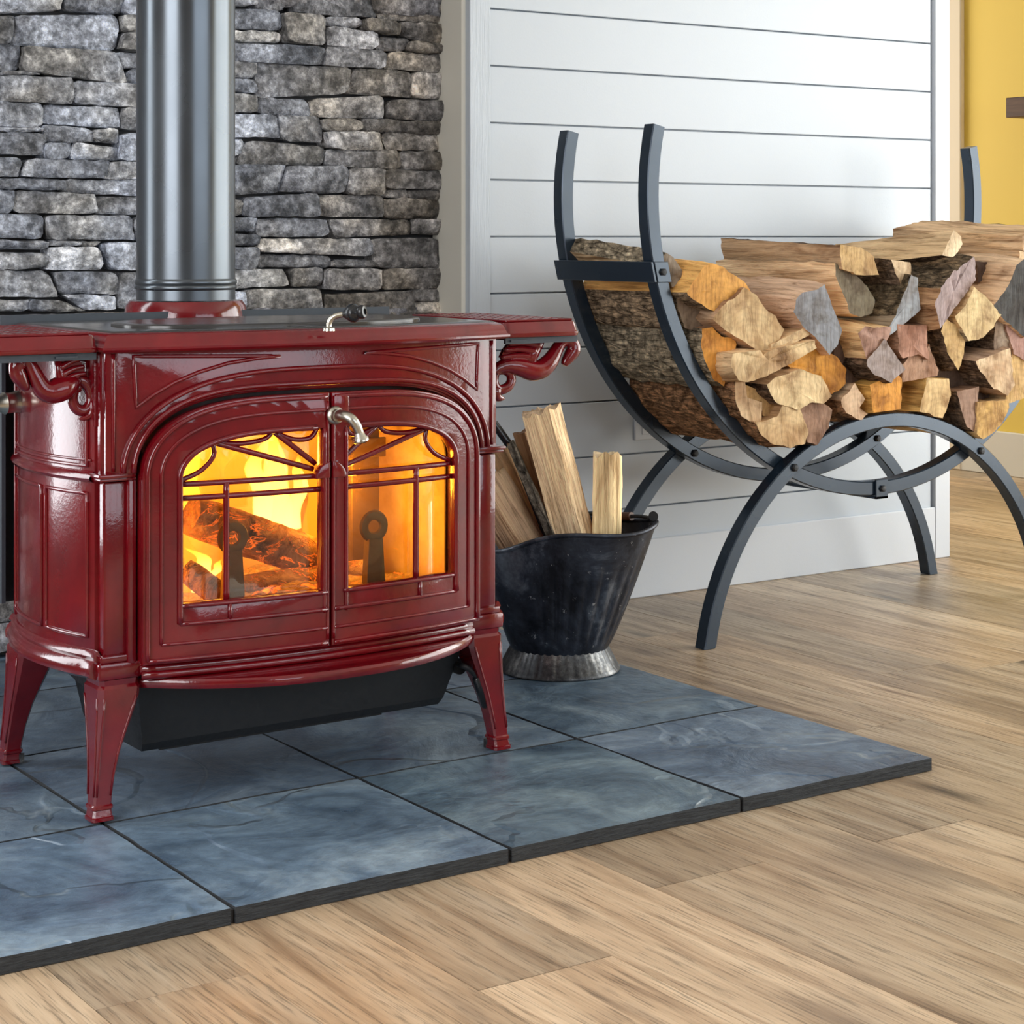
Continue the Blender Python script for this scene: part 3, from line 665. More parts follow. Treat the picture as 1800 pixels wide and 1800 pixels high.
log(C7, P_('1190,800 1260,845 1310,900 1300,1000 1265,1110 1200,1000 1165,880'), (.66, .46, .21), (.20, .10, .06), 'log with narrow golden wedge end beneath the fan-shaped one', (4, 5, 6), BKD, ye=2.88, L=.335, rough=1.5)
log(C7, P_('865,845 1040,848 1048,1050 990,1020 900,1042 875,1000'), (.46, .25, .175), (.26, .15, .10), 'log with ridged pink-red square end in mid stack', (), ye=2.87, L=.345, rough=1.4)
log(C7, P_('905,1100 960,1030 1050,1045 1060,980 1115,1130 1110,1165 905,1200'), (.47, .29, .19), (.28, .17, .11), 'log with low reddish-brown end under the pink-red one', (3,), BKG, ye=2.88, L=.335)
log(C7, P_('595,890 640,850 790,856 782,905 700,1020 655,1075'), (.44, .27, .21), (.66, .46, .25), 'log with reddish triangular end and frayed golden top', (), ye=2.87, L=.335, rough=1.8, dz=.02)
log(C7, P_('660,1070 760,950 885,1130 800,1200 720,1170 655,1110'), (.36, .30, .285), (.20, .12, .08), 'log with mauve-grey kite-shaped end and dark bark', (3, 4, 5), BKD, ye=2.865, L=.345, rough=1.3)
log(C6B, P_('1230,220 1330,150 1470,105 1600,110 1720,180 1800,300 1790,420 1700,500 1630,545 1560,400 1360,330'), (.62, .29, .045), (.34, .19, .09), 'log with large half-round amber end behind the pale pieces', (2, 3, 4, 5, 6), BKD, ye=2.895, L=.335)
log(C6B, P_('700,140 950,100 980,150 1100,90 1440,20 1455,90 1230,230 1000,340 850,390 750,380 690,250'), (.74, .56, .32), (.58, .41, .24), 'pale splintered slab end slanting across the stack', (), ye=2.86, L=.335, rough=1.6)
log(C6A, P_('1080,1110 1390,950 1430,1020 1300,1090 1090,1165'), (.70, .52, .30), (.55, .38, .22), 'thin pale wedge resting on the slanting slab', (), ye=2.875, L=.38)
log(C6B, P_('1060,470 1130,400 1360,330 1550,390 1640,570 1570,640 1470,630 1340,690 1180,640 1090,560'), (.82, .64, .37), (.46, .34, .22), 'log with broad cream end of broken edges below the slab', (8, 9), BKD, ye=2.87, L=.345, rough=1.7)
log(C6B, P_('880,850 970,850 1120,800 1180,670 1340,680 1390,820 1430,960 1400,1070 1250,1110 1100,1080 980,990'), (.76, .56, .31), (.40, .25, .13), 'lowest log with scooped pale end and red-brown bark beneath', (5, 6, 7, 8, 9, 10), BKR, ye=2.875, shrink=1.03, L=.345, grow=1.04)
log(C6B, P_('690,300 770,270 740,450 760,590 950,640 940,830 870,870 740,770 680,600'), (.66, .48, .29), (.36, .21, .11), 'log with bent light-brown end hugging the front hoop', (6, 7, 8), BKR, ye=2.885, shrink=1.08, L=.335, rough=1.4)
log(C6B, P_('740,460 880,520 1080,560 1125,720 1100,830 960,760 950,640 770,590'), (.58, .36, .15), (.38, .22, .11), 'small orange-brown wedge between the bent and scooped ends', (1, 0), BKD, ye=2.90, L=.335)
log(C6B, P_('1350,660 1500,640 1640,700 1675,740 1640,900 1530,1060 1450,1030 1420,900'), (.32, .19, .125), (.22, .12, .08), 'dark brown wedge log next to the scooped pale end', (4, 5), BKD, ye=2.88, L=.335, rough=1.3)
log(C7, P_('470,1350 560,1240 620,1340 590,1400 650,1440 610,1482 500,1430'), (.66, .47, .31), (.42, .30, .20), 'small log with torn pale end over the arch', (5, 6), BKR, ye=2.885, shrink=1.1, L=.335, rough=2.0)
log(C7, P_('665,1240 850,1170 878,1200 870,1400 690,1425'), (.76, .35, .065), (.58, .33, .09), 'log with flat orange block end above the arch', (), ye=2.88, shrink=1.08, L=.335)
log(C7, P_('1055,1195 1200,1205 1222,1310 1165,1465 1010,1415'), (.70, .50, .25), (.58, .37, .13), 'log with ridged straw-coloured end above the arch', (3, 2), BKR, ye=2.88, shrink=1.08, L=.335, rough=1.4)
log(C7, P_('1265,1290 1405,1260 1398,1562 1330,1520 1290,1400'), (.36, .23, .165), (.22, .13, .085), 'log with tall plum-brown end beside the golden half-round', (2, 3, 4), BKD, ye=2.88, shrink=1.03, L=.335)
log(C7, P_('1405,1360 1600,1352 1608,1400 1560,1520 1440,1605 1402,1570'), (.72, .47, .17), (.5, .34, .17), 'log with golden half-round end at lower corner of stack', (1, 2, 3), BKG, ye=2.875, shrink=1.0, L=.335)
log(C7, P_('1410,1090 1612,1010 1642,1230 1600,1290 1520,1250 1440,1150'), (.74, .56, .36), (.30, .20, .14), 'log with ribbed cream end above the golden half-round', (4, 5), BKD, ye=2.865, L=.345, rough=1.4)
log(C7, P_('1645,1030 1735,1100 1740,1300 1600,1352 1625,1200'), (.66, .45, .19), (.40, .27, .14), 'log with yellow-brown end beside the ribbed cream one', (1,), BKG, ye=2.885, L=.335)
log(C7, P_('1530,830 1600,798 1645,1000 1620,1022 1525,990'), (.34, .26, .19), (.20, .14, .10), 'small log with rough grey-brown end below the black one', (4,), BKD, ye=2.885, L=.36, rough=1.6)
log(C7, P_('1605,830 1700,868 1740,900 1740,1060 1655,1012'), (.44, .27, .23), (.30, .19, .14), 'log with pinkish end cut off by the frame', (), ye=2.88, L=.38)
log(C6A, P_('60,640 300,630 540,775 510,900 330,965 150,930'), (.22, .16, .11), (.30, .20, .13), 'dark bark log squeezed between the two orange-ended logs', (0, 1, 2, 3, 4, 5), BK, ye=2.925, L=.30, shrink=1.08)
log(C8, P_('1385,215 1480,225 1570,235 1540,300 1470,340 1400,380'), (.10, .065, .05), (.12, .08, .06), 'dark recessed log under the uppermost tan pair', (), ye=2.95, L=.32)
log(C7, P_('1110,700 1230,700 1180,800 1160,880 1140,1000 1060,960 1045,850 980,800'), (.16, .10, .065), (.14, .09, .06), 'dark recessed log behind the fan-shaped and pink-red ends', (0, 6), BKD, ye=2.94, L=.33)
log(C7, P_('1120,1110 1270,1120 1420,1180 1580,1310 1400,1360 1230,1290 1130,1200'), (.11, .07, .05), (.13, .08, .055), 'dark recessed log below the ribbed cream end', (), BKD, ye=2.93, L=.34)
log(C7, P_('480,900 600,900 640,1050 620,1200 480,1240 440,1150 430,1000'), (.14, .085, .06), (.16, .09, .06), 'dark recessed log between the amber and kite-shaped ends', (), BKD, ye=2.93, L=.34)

# ------------------------------------------------------------------ coal scuttle with kindling
BC = Vector((2.042, 2.842, .0225)); er = Vector((RX, RY, 0)); ed_ = Vector((DX, DY, 0))
bk = thing('coal_scuttle', 'worn black metal coal scuttle beside the stove', 'bucket', BC)
def scut(t, th):
    """t 0 foot ring top .. 1 rim, th angle from picture-right"""
    c, s_ = math.cos(th), math.sin(th)
    rim_a = .168 if c > 0 else .165; rim_b = .118
    e = t ** .85
    a = .088 + (rim_a - .088) * e; b = .088 + (rim_b - .088) * e
    tq = (math.degrees(th) + 180) % 360 - 180; lip = .254 + .006 * c * c - .030 * math.exp(-((abs(tq) - 140) / 28) ** 2) + .004 * math.cos(4 * th)
    h = .040 + (lip - .040) * t
    fl = 1.0
    if .06 < t < .80:
        q = math.cos(th * 30) * .5 + .5; fade = max(0, min(1, (c + .55) * 2.2)) * min(1, (t - .06) / .1) * min(1, (.80 - t) / .25)
        fl = 1 - .030 * q * q * fade
    off = er * (.008 * e)
    return BC + off + er * (a * c * fl) + ed_ * (b * s_ * fl) + Vector((0, 0, h))
nt_, nth = 22, 180
rings = [[scut(i / nt_, 2 * math.pi * s / nth) for s in range(nth)] for i in range(nt_ + 1)]
def inset(r, d): 
    c = sum((Vector(p) for p in r), Vector()) / len(r); return [Vector(p) + (Vector((c.x, c.y, p.z)) - Vector(p)).normalized() * d for p in r]
inn = [inset(rings[i], .003) for i in range(nt_, -1, -2)]
body = mk('scuttle_body', *loft(rings + inn), M['scuttle'], bk, smooth=60)
mk('rolled_rim', *tubed([Vector(p) for p in rings[-1]][::3], .0042, 8, closed=True), M['scuttle'], bk, smooth=True)
V, Fc = [], []; seg = 120; prof = [(.0865, .046), (.0885, .040), (.1055, .008), (.1095, .004), (.1095, .0005), (.104, .0005), (.085, .038)]
for (r, h) in prof:
    for s in range(seg):
        a = 2 * math.pi * s / seg; q = r * (1 + (.012 * math.cos(a * 40) if .006 < h < .042 else 0)); V.append(BC + er * (q * math.cos(a)) + ed_ * (q * math.sin(a)) + Vector((0, 0, h)))
for i in range(len(prof) - 1):
    for s in range(seg): a, b2 = i * seg + s, i * seg + (s + 1) % seg; Fc.append((a, b2, b2 + seg, a + seg))
mk('foot_ring', V, Fc, M['zinc'], bk, smooth=50)
tip = rings[-1][0]
mk('bail_ear', *lathed([(.0085, -.004), (.0085, .004)], tip + Vector((0, 0, .010)) - er * .006, 'X', 14, frame=(er, Vector((0, 0, 1)), ed_)), M['black'], bk, smooth=40)
hb = catmull([rings[-1][150] + Vector((0, 0, .006)), rings[-1][160] + er * -.012 + Vector((0, 0, .012)), rings[-1][6] + er * -.03 + ed_ * .03 + Vector((0, 0, .004)), rings[-1][24] + er * -.008 + Vector((0, 0, .004)), rings[-1][36] + Vector((0, 0, .004))], 6)
hb = catmull([rings[-1][1] + er * -.012 + Vector((0, 0, .006)), rings[-1][12] + er * -.016 + Vector((0, 0, .008)), rings[-1][28] + ed_ * -.01 + Vector((0, 0, .008)), rings[-1][45] + ed_ * -.012 + Vector((0, 0, .008)), rings[-1][62] + ed_ * -.012 + Vector((0, 0, .008)), rings[-1][80] + Vector((0, 0, .006))], 6)
hd = mk('bail_handle', *tubed(hb, .0035, 8), M['black'], bk, smooth=True)
mk('grip', *tubed(hb[8:15], .008, 10), M['walnut'], hd, smooth=40)

def stick(name, label, cat, bot, top, wpx, thick, D, sidec, endc, bark=None, seed=0, lean=0, wtop=None):
    """split kindling: a rough prism from the bottom pixel to the top pixel at depth D"""
    a = atD(*bot, D); b = atD(*top, D + lean); ax = (b - a).normalized(); L = (b - a).length
    sx = ax.cross(ed_).normalized(); sy = sx.cross(ax).normalized()
    wd = wpx * D / F; base = Vector((a.x, a.y, max(a.z, .05)))
    root = thing(name, label, cat, base, 'kindling in the scuttle')
    n, m_ = 16, 12; rr = random.Random(seed)
    sh = [(-.5, -.15 + .3 * rr.random()), (-.2, -.5), (.5, -.35 - .2 * rr.random()), (.45, .45), (-.1, .5), (-.48, .3)]
    pl = smoothpoly([(x * wd, y * thick) for x, y in sh], .006); rings_ = []
    for j in range(m_ + 1):
        t = j / m_; r_ = []; k_ = 1 + ((wtop or 1) - 1) * t
        for x, y, e in pl:
            q = .0028 * nz((x, t * L * .2, y), 90, seed) + .002 * nz((x, t * L * .8, y), 30, seed + 3)
            jag = (.012 * nz((x, y, 0), 75, seed) + .004 * nz((x, y, 3), 200, seed)) if j == m_ else 0
            d_ = math.hypot(x, y) + 1e-6
            r_.append(a + ax * (L * t + jag) + sx * (x * k_ + x / d_ * q) + sy * (y + y / d_ * q))
        rings_.append(r_)
    nn = len(pl); allV = [v for r_ in rings_ for v in r_]; fs, fb = [], []
    for j in range(m_):
        for s in range(nn):
            i0, i1 = j * nn + s, j * nn + (s + 1) % nn
            (fb if bark and pl[s][2] in bark[0] else fs).append((i0, i1, i1 + nn, i0 + nn))
    ce = len(allV); allV.append(sum(rings_[-1], Vector()) / nn)
    cap = [(m_ * nn + s, m_ * nn + (s + 1) % nn, ce) for s in range(nn)]
    # grain runs along the stick: rotate the mesh so local Y is its axis
    def sub(nm, faces, mt, col, sm):
        ids = sorted({i for f in faces for i in f}); mp = {q: i for i, q in enumerate(ids)}
        o = mk(nm, [base + Vector(((allV[i] - a).dot(sx), (allV[i] - a).dot(ax), (allV[i] - a).dot(-sy))) for i in ids], [tuple(mp[i] for i in f) for f in faces], mt, root, smooth=sm, color=col)
        from mathutils import Matrix
        R = Matrix((sx, ax, -sy)).transposed().to_4x4()
        o.matrix_local = Matrix.Translation(a - base) @ R
        return o
    if fs: sub('split_face', fs, M['split'], sidec, 40)
    if fb: sub('bark', fb, M['bark'], bark[1], 50)
    sub('broken_end', cap, M['endgrain'], endc, False)
    return root
K = 'kindling_stick'; KC = 'kindling'
stick(K, 'thick tan split stick standing tallest in the scuttle', KC, (1030, 1020), (951, 722), 70, .05, 3.50, (.72, .54, .34), (.72, .54, .36), None, 1)
stick(K, 'short flat pale stick with a knot, standing upright in the scuttle', KC, (1066, 1030), (1068, 798), 52, .022, 3.50, (.84, .64, .36), (.8, .66, .44), None, 2)
stick(K, 'slim grey bark-covered stick leaning in the scuttle', KC, (995, 1000), (898, 778), 17, .018, 3.48, (.25, .2, .15), (.4, .3, .2), ((0, 1, 2, 3, 4, 5), (.22, .195, .165)), 3)
stick(K, 'dark brown stick wedged behind the tallest one', KC, (1005, 1010), (916, 760), 28, .03, 3.54, (.36, .22, .13), (.45, .3, .2), None, 4)
stick(K, 'tan stick with torn edge left of the grey bark stick', KC, (975, 1000), (880, 790), 42, .03, 3.53, (.66, .47, .27), (.7, .5, .3), None, 5)
stick(K, 'pale streaked stick lying low against the stove side', KC, (955, 985), (868, 835), 46, .03, 3.50, (.62, .44, .28), (.7, .5, .3), None, 6)
stick(K, 'short brown stick lowest beside the stove', KC, (915, 990), (858, 895), 36, .025, 3.49, (.34, .22, .14), (.5, .36, .22), None, 7)
pk = thing('poker', 'black round tool handle poking up between the kindling', 'fire tool', atD(935, 900, 3.52))
mk('handle_grip', *tubed([atD(868, 744, 3.50), atD(896, 783, 3.50)], .0075, 10), M['knob'], pk, smooth=40)
mk('shaft', *tubed([atD(896, 783, 3.50), atD(985, 1010, 3.50)], .004, 8), M['black'], pk, smooth=40)

# ------------------------------------------------------------------ stove pipe
PC = (1.322, 2.868)
sp = thing('stove_pipe', 'satin grey steel flue pipe rising from the stove', 'stove pipe', (*PC, .70))
mk('pipe_section', *lathed([(.0785, .030), (.0785, 1.8)], (*PC, .70), 'Z', 64), M['pipe'], sp, smooth=40)
mk('seam_ring', *lathed([(.0785, .016), (.0812, .018), (.0812, .022), (.0795, .024), (.0815, .027), (.0812, .031), (.0786, .034), (.0786, .0)], (*PC, .70), 'Z', 64), M['pipe'], sp, smooth=60)
mk('lower_sleeve', *lathed([(.0775, .0), (.0775, .017)], (*PC, .70), 'Z', 64), M['pipe'], sp, smooth=40)

# ------------------------------------------------------------------ wood stove
SXC = 1.324
stove = thing('wood_stove', 'red enamelled cast iron wood stove with arched glass doors', 'stove', (SXC, 2.62, .0225))
EN = M['enamel']
def cl(v, a, b): return max(a, min(b, v))
def yd(x): t = cl((x - SXC) / .27, -1, 1); return 2.432 - .030 * (1 - t * t)
def yu(x): t = cl((x - SXC) / .316, -1, 1); return 2.456 - .028 * (1 - t * t)
CUTS = [SXC + .03 * i - .315 for i in range(22)]
def arch(hw, zs, h, n, k=40, x0=None, x1=None):
    out = []
    for i in range(k + 1):
        x = -hw * math.cos(math.pi * i / k); out.append((SXC + x, zs + h * math.sqrt(max(0, 1 - abs(x / hw) ** n))))
    if x0 is not None: out = [p for p in out if p[0] >= x0]
    if x1 is not None: out = [p for p in out if p[0] <= x1]
    return out
def archz(x, hw, zs, h, n): return zs + h * math.sqrt(max(0, 1 - min(1, abs((x - SXC) / hw)) ** n))
def on_surf(pts, ymap, off): return [(x, ymap(x) + off, z) for x, z in pts]
def dens(pts, step=.012, closed=False):
    out = []
    L = len(pts)
    for i in range(L if closed else L - 1):
        a, b = pts[i], pts[(i + 1) % L]; n = max(1, int(math.hypot(b[0] - a[0], b[1] - a[1]) / step))
        out += [(a[0] + (b[0] - a[0]) * s / n, a[1] + (b[1] - a[1]) * s / n) for s in range(n)]
    if not closed: out.append(pts[-1])
    return out
def bead(pts, ymap, off, r, closed=False, flat=1.0):
    return tubed(on_surf(dens(pts, .012, closed), ymap, off), r, 8, up=(0, -1, 0), closed=closed, flat=flat)
DH = (.270, .478, .104, 4); GH = (.219, .474, .058, 4)
# --- front frame above and around the doors
fa = arch(.274, .478, .108, 4)
loop = [(1.010, .480), (1.046, .480)] + fa + [(2 * SXC - 1.046, .480), (2 * SXC - 1.010, .480), (2 * SXC - 1.010, .650), (1.010, .650)]
loop = [loop[0]] + fa + loop[-3:]
fp = mk('front_frame', *plate2d([loop], .0, .024, .0015, yu, CUTS), EN, stove, smooth=30)
jl = [(1.05, .23), (2 * SXC - 1.05, .23), (2 * SXC - 1.05, .6), (1.05, .6)]; jh = [(SXC - .236, .294)] + arch(.236, .474, .068, 4) + [(SXC + .236, .294)]
mk('light_leak_seal', *plate2d([jl, jh], .022, .004, .0006, yu, CUTS), M['black'], stove, smooth=30)  # plate added behind the doors to block light leaking round the arch
ringo = arch(.296, .482, .136, 3.0); ringi = arch(.2745, .482, .106, 4)[::-1]
mk('arch_band', *plate2d([ringo + ringi], -.008, .018, .003, yu, CUTS), EN, fp, smooth=40)
mk('moulding', *join(bead(arch(.2925, .484, .1325, 3.0), yu, -.0185, .0034), bead(arch(.279, .484, .111, 4), yu, -.0185, .0038)), EN, fp, smooth=True)
def UV(u, v, y=2.442): p = onY(u, v, y); return (p.x, p.z)
tri = [UV(232, 626)] + [UV(330, 625), UV(478, 624), UV(440, 628), UV(389, 637), UV(340, 653), UV(300, 671), UV(265, 693), UV(236, 716)]
tri_m = [(2 * SXC - x, z) for x, z in tri]
for tr_, xe_ in ((tri, 1.020), (tri_m, 2 * SXC - 1.020)):
    mk('spandrel_moulding', *bead(tr_, yu, -.0125, .0028, True), EN, fp, smooth=True)
    mk('edge_bead', *bead([(xe_, .486), (xe_, .644)], yu, -.012, .003), EN, fp, smooth=True)
# --- corner pilasters, belt and base blocks
for sg in (-1, 1):
    def mx(x): return SXC + sg * (SXC - x) * -1 if sg < 0 else 2 * SXC - x
    def bxm(x0, y0, z0, x1, y1, z1, bv): 
        a, b2 = (x0, x1) if sg < 0 else (2 * SXC - x1, 2 * SXC - x0); return boxd(a, y0, z0, b2, y1, z1, bv, 2)
    mk('pilaster', *join(bxm(1.008, 2.447, .238, 1.047, 2.50, .472, .004), bxm(1.040, 2.440, .225, 1.0535, 2.49, .474, .003), bxm(1.006, 2.452, .478, 1.016, 2.50, .648, .003)), EN, stove, smooth=30)
    mk('belt_ledge', *join(bxm(1.000, 2.438, .4735, 1.052, 2.50, .4775, .0015), bxm(.997, 2.435, .4775, 1.050, 2.50, .4835, .002)), EN, stove, smooth=30)
    for y0 in (2.440, 2.722):
        mk('corner_block', *join(bxm(1.003, y0 + .003, .230, 1.056, y0 + .056, .2395, .002), bxm(.999, y0, .2075, 1.060, y0 + .060, .230, .003)), EN, stove, smooth=30)
# --- bowed side panels
def xs(y): t = cl((y - 2.615) / .15, -1, 1); return 1.003 - .027 * (1 - t * t)
def side(sg):
    def X(x): return x if sg < 0 else 2 * SXC - x
    ysl = [2.465 + (.30) * i / 20 for i in range(21)]
    rings = [[(X(xs(y)), y, .236), (X(xs(y)), y, .648), (X(xs(y) + .012), y, .648), (X(xs(y) + .012), y, .236)] for y in ysl]
    o = mk('side_panel', *loft(rings), EN, stove, smooth=30)
    def sb(pts, r, closed=False): return tubed([(X(xs(y) - .0005), y, z) for y, z in dens(pts, .012, closed)], r, 8, up=(-1, 0, 0), closed=closed)
    B = [sb([(2.478, .492), (2.478, .632), (2.735, .632), (2.735, .492)], .0028, True), sb([(2.478, .300), (2.478, .455), (2.575, .455), (2.575, .262), (2.478, .262)], .0028, True), sb([(2.590, .262), (2.590, .455), (2.735, .455), (2.735, .262)], .0028, True)]
    B.append(sb([(2.47, .500), (2.745, .500)], .002)); B.append(sb([(2.745, .25), (2.745, .64)], .003))
    mk('panel_moulding', *join(*B), EN, o, smooth=True)
    prof = [(0, .470), (-.006, .472), (-.008, .476), (-.006, .480), (-.003, .483), (0, .486)]
    mk('belt_moulding', *loft([[(X(xs(y) + q), y, z) for q, z in prof] for y in ysl], False, False), EN, o, smooth=50)
    prof = [(.0, .246), (-.004, .244), (-.007, .238), (-.004, .234), (-.009, .230), (-.013, .222), (-.012, .212), (-.005, .2075), (.02, .2075)]
    mk('base_moulding', *loft([[(X(xs(y) + q), y, z) for q, z in prof] for y in [2.452] + ysl + [2.775]], True, True), EN, o, smooth=50)
side(-1); side(1)
# --- back plate, underside, lining
mk('back_plate', *join(boxd(1.01, 2.758, .22, 2 * SXC - 1.01, 2.772, .648), boxd(1.02, 2.47, .2105, 2 * SXC - 1.02, 2.758, .222)), M['black'], stove)
V = [(1.070, 2.455, .258), (2 * SXC - 1.070, 2.455, .258), (2 * SXC - 1.085, 2.74, .258), (1.085, 2.74, .258), (1.070, 2.455, .605), (2 * SXC - 1.070, 2.455, .605), (2 * SXC - 1.085, 2.74, .605), (1.085, 2.74, .605)]
mk('firebrick_lining', V, [(0, 1, 2, 3), (4, 7, 6, 5), (3, 2, 6, 7), (0, 3, 7, 4), (1, 5, 6, 2)], M['brick'], stove)
mk('rear_heat_shield', *join(boxd(.990, 2.795, .26, 2 * SXC - .990, 2.803, .684), boxd(.984, 2.772, .262, .990, 2.803, .655), boxd(2 * SXC - .990, 2.772, .262, 2 * SXC - .984, 2.803, .655)), M['blackgrey'], stove)
# --- base skirt and ash lip
mk('front_skirt', *join(tubed([(x, yd(x) + .012, .2165) for x in [1.058 + .532 * i / 24 for i in range(25)]], .0075, 8), tubed([(x, yd(x) + .005, .2095) for x in [1.058 + .532 * i / 24 for i in range(25)]], .006, 8)), EN, stove, smooth=True)
def ylip(x): t = cl((x - 1.334) / .274, -1, 1); return 2.455 - .112 * (1 - abs(t) ** 2.4)
rings = []
for o_, z in ((-.010, .1885), (-.002, .1895), (0, .194), (0, .199), (-.003, .2025), (-.010, .2035)):
    q = [(1.334 + (.274 + o_) * -math.cos(math.pi * i / 40), 0) for i in range(41)]
    rings.append([(x, ylip(x) - o_, z) for x, _ in q] + [(1.334 + .268, 2.462, z), (1.334 - .268, 2.462, z)])
mk('ash_lip', *loft(rings), EN, stove, smooth=40)
# --- legs
def leg(sx, sy):
    def P3(x, y, z): return (x if sx < 0 else 2 * SXC - x, y if sy < 0 else 2 * 2.62 - y, z)
    T = [(.2075, 1.030, 2.470, .0285), (.2000, 1.030, 2.470, .0275), (.196, 1.0295, 2.4695, .0300), (.184, 1.029, 2.469, .0295), (.165, 1.0255, 2.4665, .0265), (.14, 1.020, 2.463, .0220), (.11, 1.0135, 2.4585, .0172), (.08, 1.0085, 2.4545, .0142), (.055, 1.0050, 2.4515, .0130), (.044, 1.004, 2.4505, .0128), (.042, 1.004, 2.4505, .0146), (.0385, 1.0035, 2.450, .0146), (.037, 1.0035, 2.450, .0130), (.0285, 1.003, 2.449, .0140), (.0275, 1.003, 2.449, .0155), (.0232, 1.003, 2.449, .0155)]
    rings = []
    for z, x, y, h in T:
        c_ = h * .22; rings.append([P3(x + a, y + b2, z) for a, b2 in ((-h + c_, -h), (h - c_, -h), (h, -h + c_), (h, h - c_), (h - c_, h), (-h + c_, h), (-h, h - c_), (-h, -h + c_))])
    o = mk('leg', *loft(rings), EN, stove, smooth=32)
    B = []
    for fx, fy, ax in ((-.75, -1, 0), (.75, -1, 0), (-1, -.75, 1), (-1, .75, 1)):
        B.append(tubed([P3(x + fx * h, y + fy * h, z) for z, x, y, h in T[3:9]], .0017, 6))
    mk('leg_moulding', *join(*B), EN, o, smooth=True)
    mk('levelling_bolt', *tubed([P3(1.016, 2.462, .023), P3(1.016, 2.462, .036)], .0045, 8), M['zinc'], o, smooth=40)
for sx in (-1, 1):
    for sy in (-1, 1): leg(sx, sy)
# --- doors
def door(sg):
    def X(x): return x if sg < 0 else 2 * SXC - x
    def MP(pts): return [(X(x), z) for x, z in pts]
    xe = SXC - .0022 if sg < 0 else SXC - .0012
    outer = [(SXC - .270, .226)] + arch(*DH, 60, None, xe - .001) + [(xe, archz(xe, *DH)), (xe, .226)]
    xi = SXC - .0125 if sg < 0 else SXC - .0265
    hole = [(SXC - .219, .305)] + arch(*GH, 60, None, xi - .002) + [(xi, archz(xi, *GH)), (xi, .305)]
    d = mk('door', *plate2d([MP(outer), MP(hole)], 0, .020, .002, yd, CUTS), EN, stove, smooth=30)
    def inset_arch(i, zb):
        hw = .270 - i; return [(SXC - hw, zb)] + arch(hw, .478, .104 - i, 4, 60, None, xe - .006) + [(xe - .005, archz(xe - .005, hw, .478, .104 - i, 4))]
    B = [bead(MP([(xe - .004, .231), (SXC - .264, .231)]), yd, -.0108, .0030), bead(MP(inset_arch(.006, .231)), yd, -.0108, .0034), bead(MP([(xe - .004, .252), (SXC - .246, .252)]), yd, -.0105, .0024), bead(MP(inset_arch(.024, .252)), yd, -.0105, .0026)]
    B += [bead(MP([(SXC - .221, .278)] + arch(.221, .474, .060, 4, 60, None, xi)), yd, -.0108, .0042), bead(MP([(xi + .002, .274), (xi + .002, archz(xi, *GH))]), yd, -.0105, .0028),
          bead(MP([(SXC - .221, .302), (xi + .006, .302)]), yd, -.0108, .0034), bead(MP([(SXC - .221, .278), (xe - .004, .278)]), yd, -.0108, .0032), bead(MP([(SXC - .152, .278), (SXC - .152, .302)]), yd, -.0108, .003)]
    B += [bead(MP([(xe - .003, .236), (xe - .003, .57)]), yd, -.0102, .0022)]
    mk('door_moulding', *join(*B), EN, d, smooth=True)
    # sunburst grille in front of the pane
    hx, hz = SXC, .468; G = []; gy = .001; gr = .0040
    def gb(pts, r=gr): G.append(bead(MP(pts), yd, gy, r))
    gb([(SXC - .219, .465), (xi, .465)]); gb([(SXC - .219, .446), (xi, .446)]); gb([(SXC - .152, .465), (SXC - .152, .304)], .0046)
    ends = []
    for an in (118, 143, 163):
        c_, s_ = math.cos(math.radians(an)), math.sin(math.radians(an)); L = .03
        while hz + s_ * L < archz(hx + c_ * L, *GH) and L < .25: L += .002
        if an != 118: gb([(hx + c_ * .024, hz + s_ * .024), (hx + c_ * L, hz + s_ * L)])
        ends.append((hx + c_ * L, hz + s_ * L))
    sw = [(xi - .004, archz(xi - .004, *GH))] + ends[1:] + [(SXC - .217, .470)]
    for (ax, az), (bx_, bz) in zip(sw, sw[1:]):
        dxn, dzn = hx - (ax + bx_) / 2, hz - .01 - (az + bz) / 2; L = math.hypot(dxn, dzn); dist = math.hypot(ax - bx_, az - bz); sag = min(.019, dist * .30)
        pts = [tuple(v)[:2] for v in catmull([(ax, az, 0), ((ax * .7 + bx_ * .3) + dxn / L * sag * .85, (az * .7 + bz * .3) + dzn / L * sag * .85, 0), ((ax * .3 + bx_ * .7) + dxn / L * sag * .85, (az * .3 + bz * .7) + dzn / L * sag * .85, 0), (bx_, bz, 0)], 6)]
        gb(pts, .0036)
    mk('sunburst_grille', *join(*G), EN, d, smooth=True)
    hubp = [(SXC + .024 * math.cos(math.radians(a)), .462 + .024 * math.sin(math.radians(a))) for a in range(90, 181, 9)] + [(SXC - .024, .462), (xe, .462)]
    hubp = [(min(x, xe), z) for x, z in hubp]
    mk('hub', *plate2d([MP(hubp)], -.006, .016, .0025, yd), EN, d, smooth=40)
    gl = [(SXC - .224, .298)] + arch(.224, .474, .064, 4, 40, None, xi + .004) + [(xi + .004, archz(xi, .224, .474, .064, 4)), (xi + .004, .298)]
    mk('glass_pane', *plate2d([MP(gl)], .0125, .003, .0004, yd, CUTS), M['glass'], d, smooth=30)
    return d
dl = door(-1); dr = door(1)
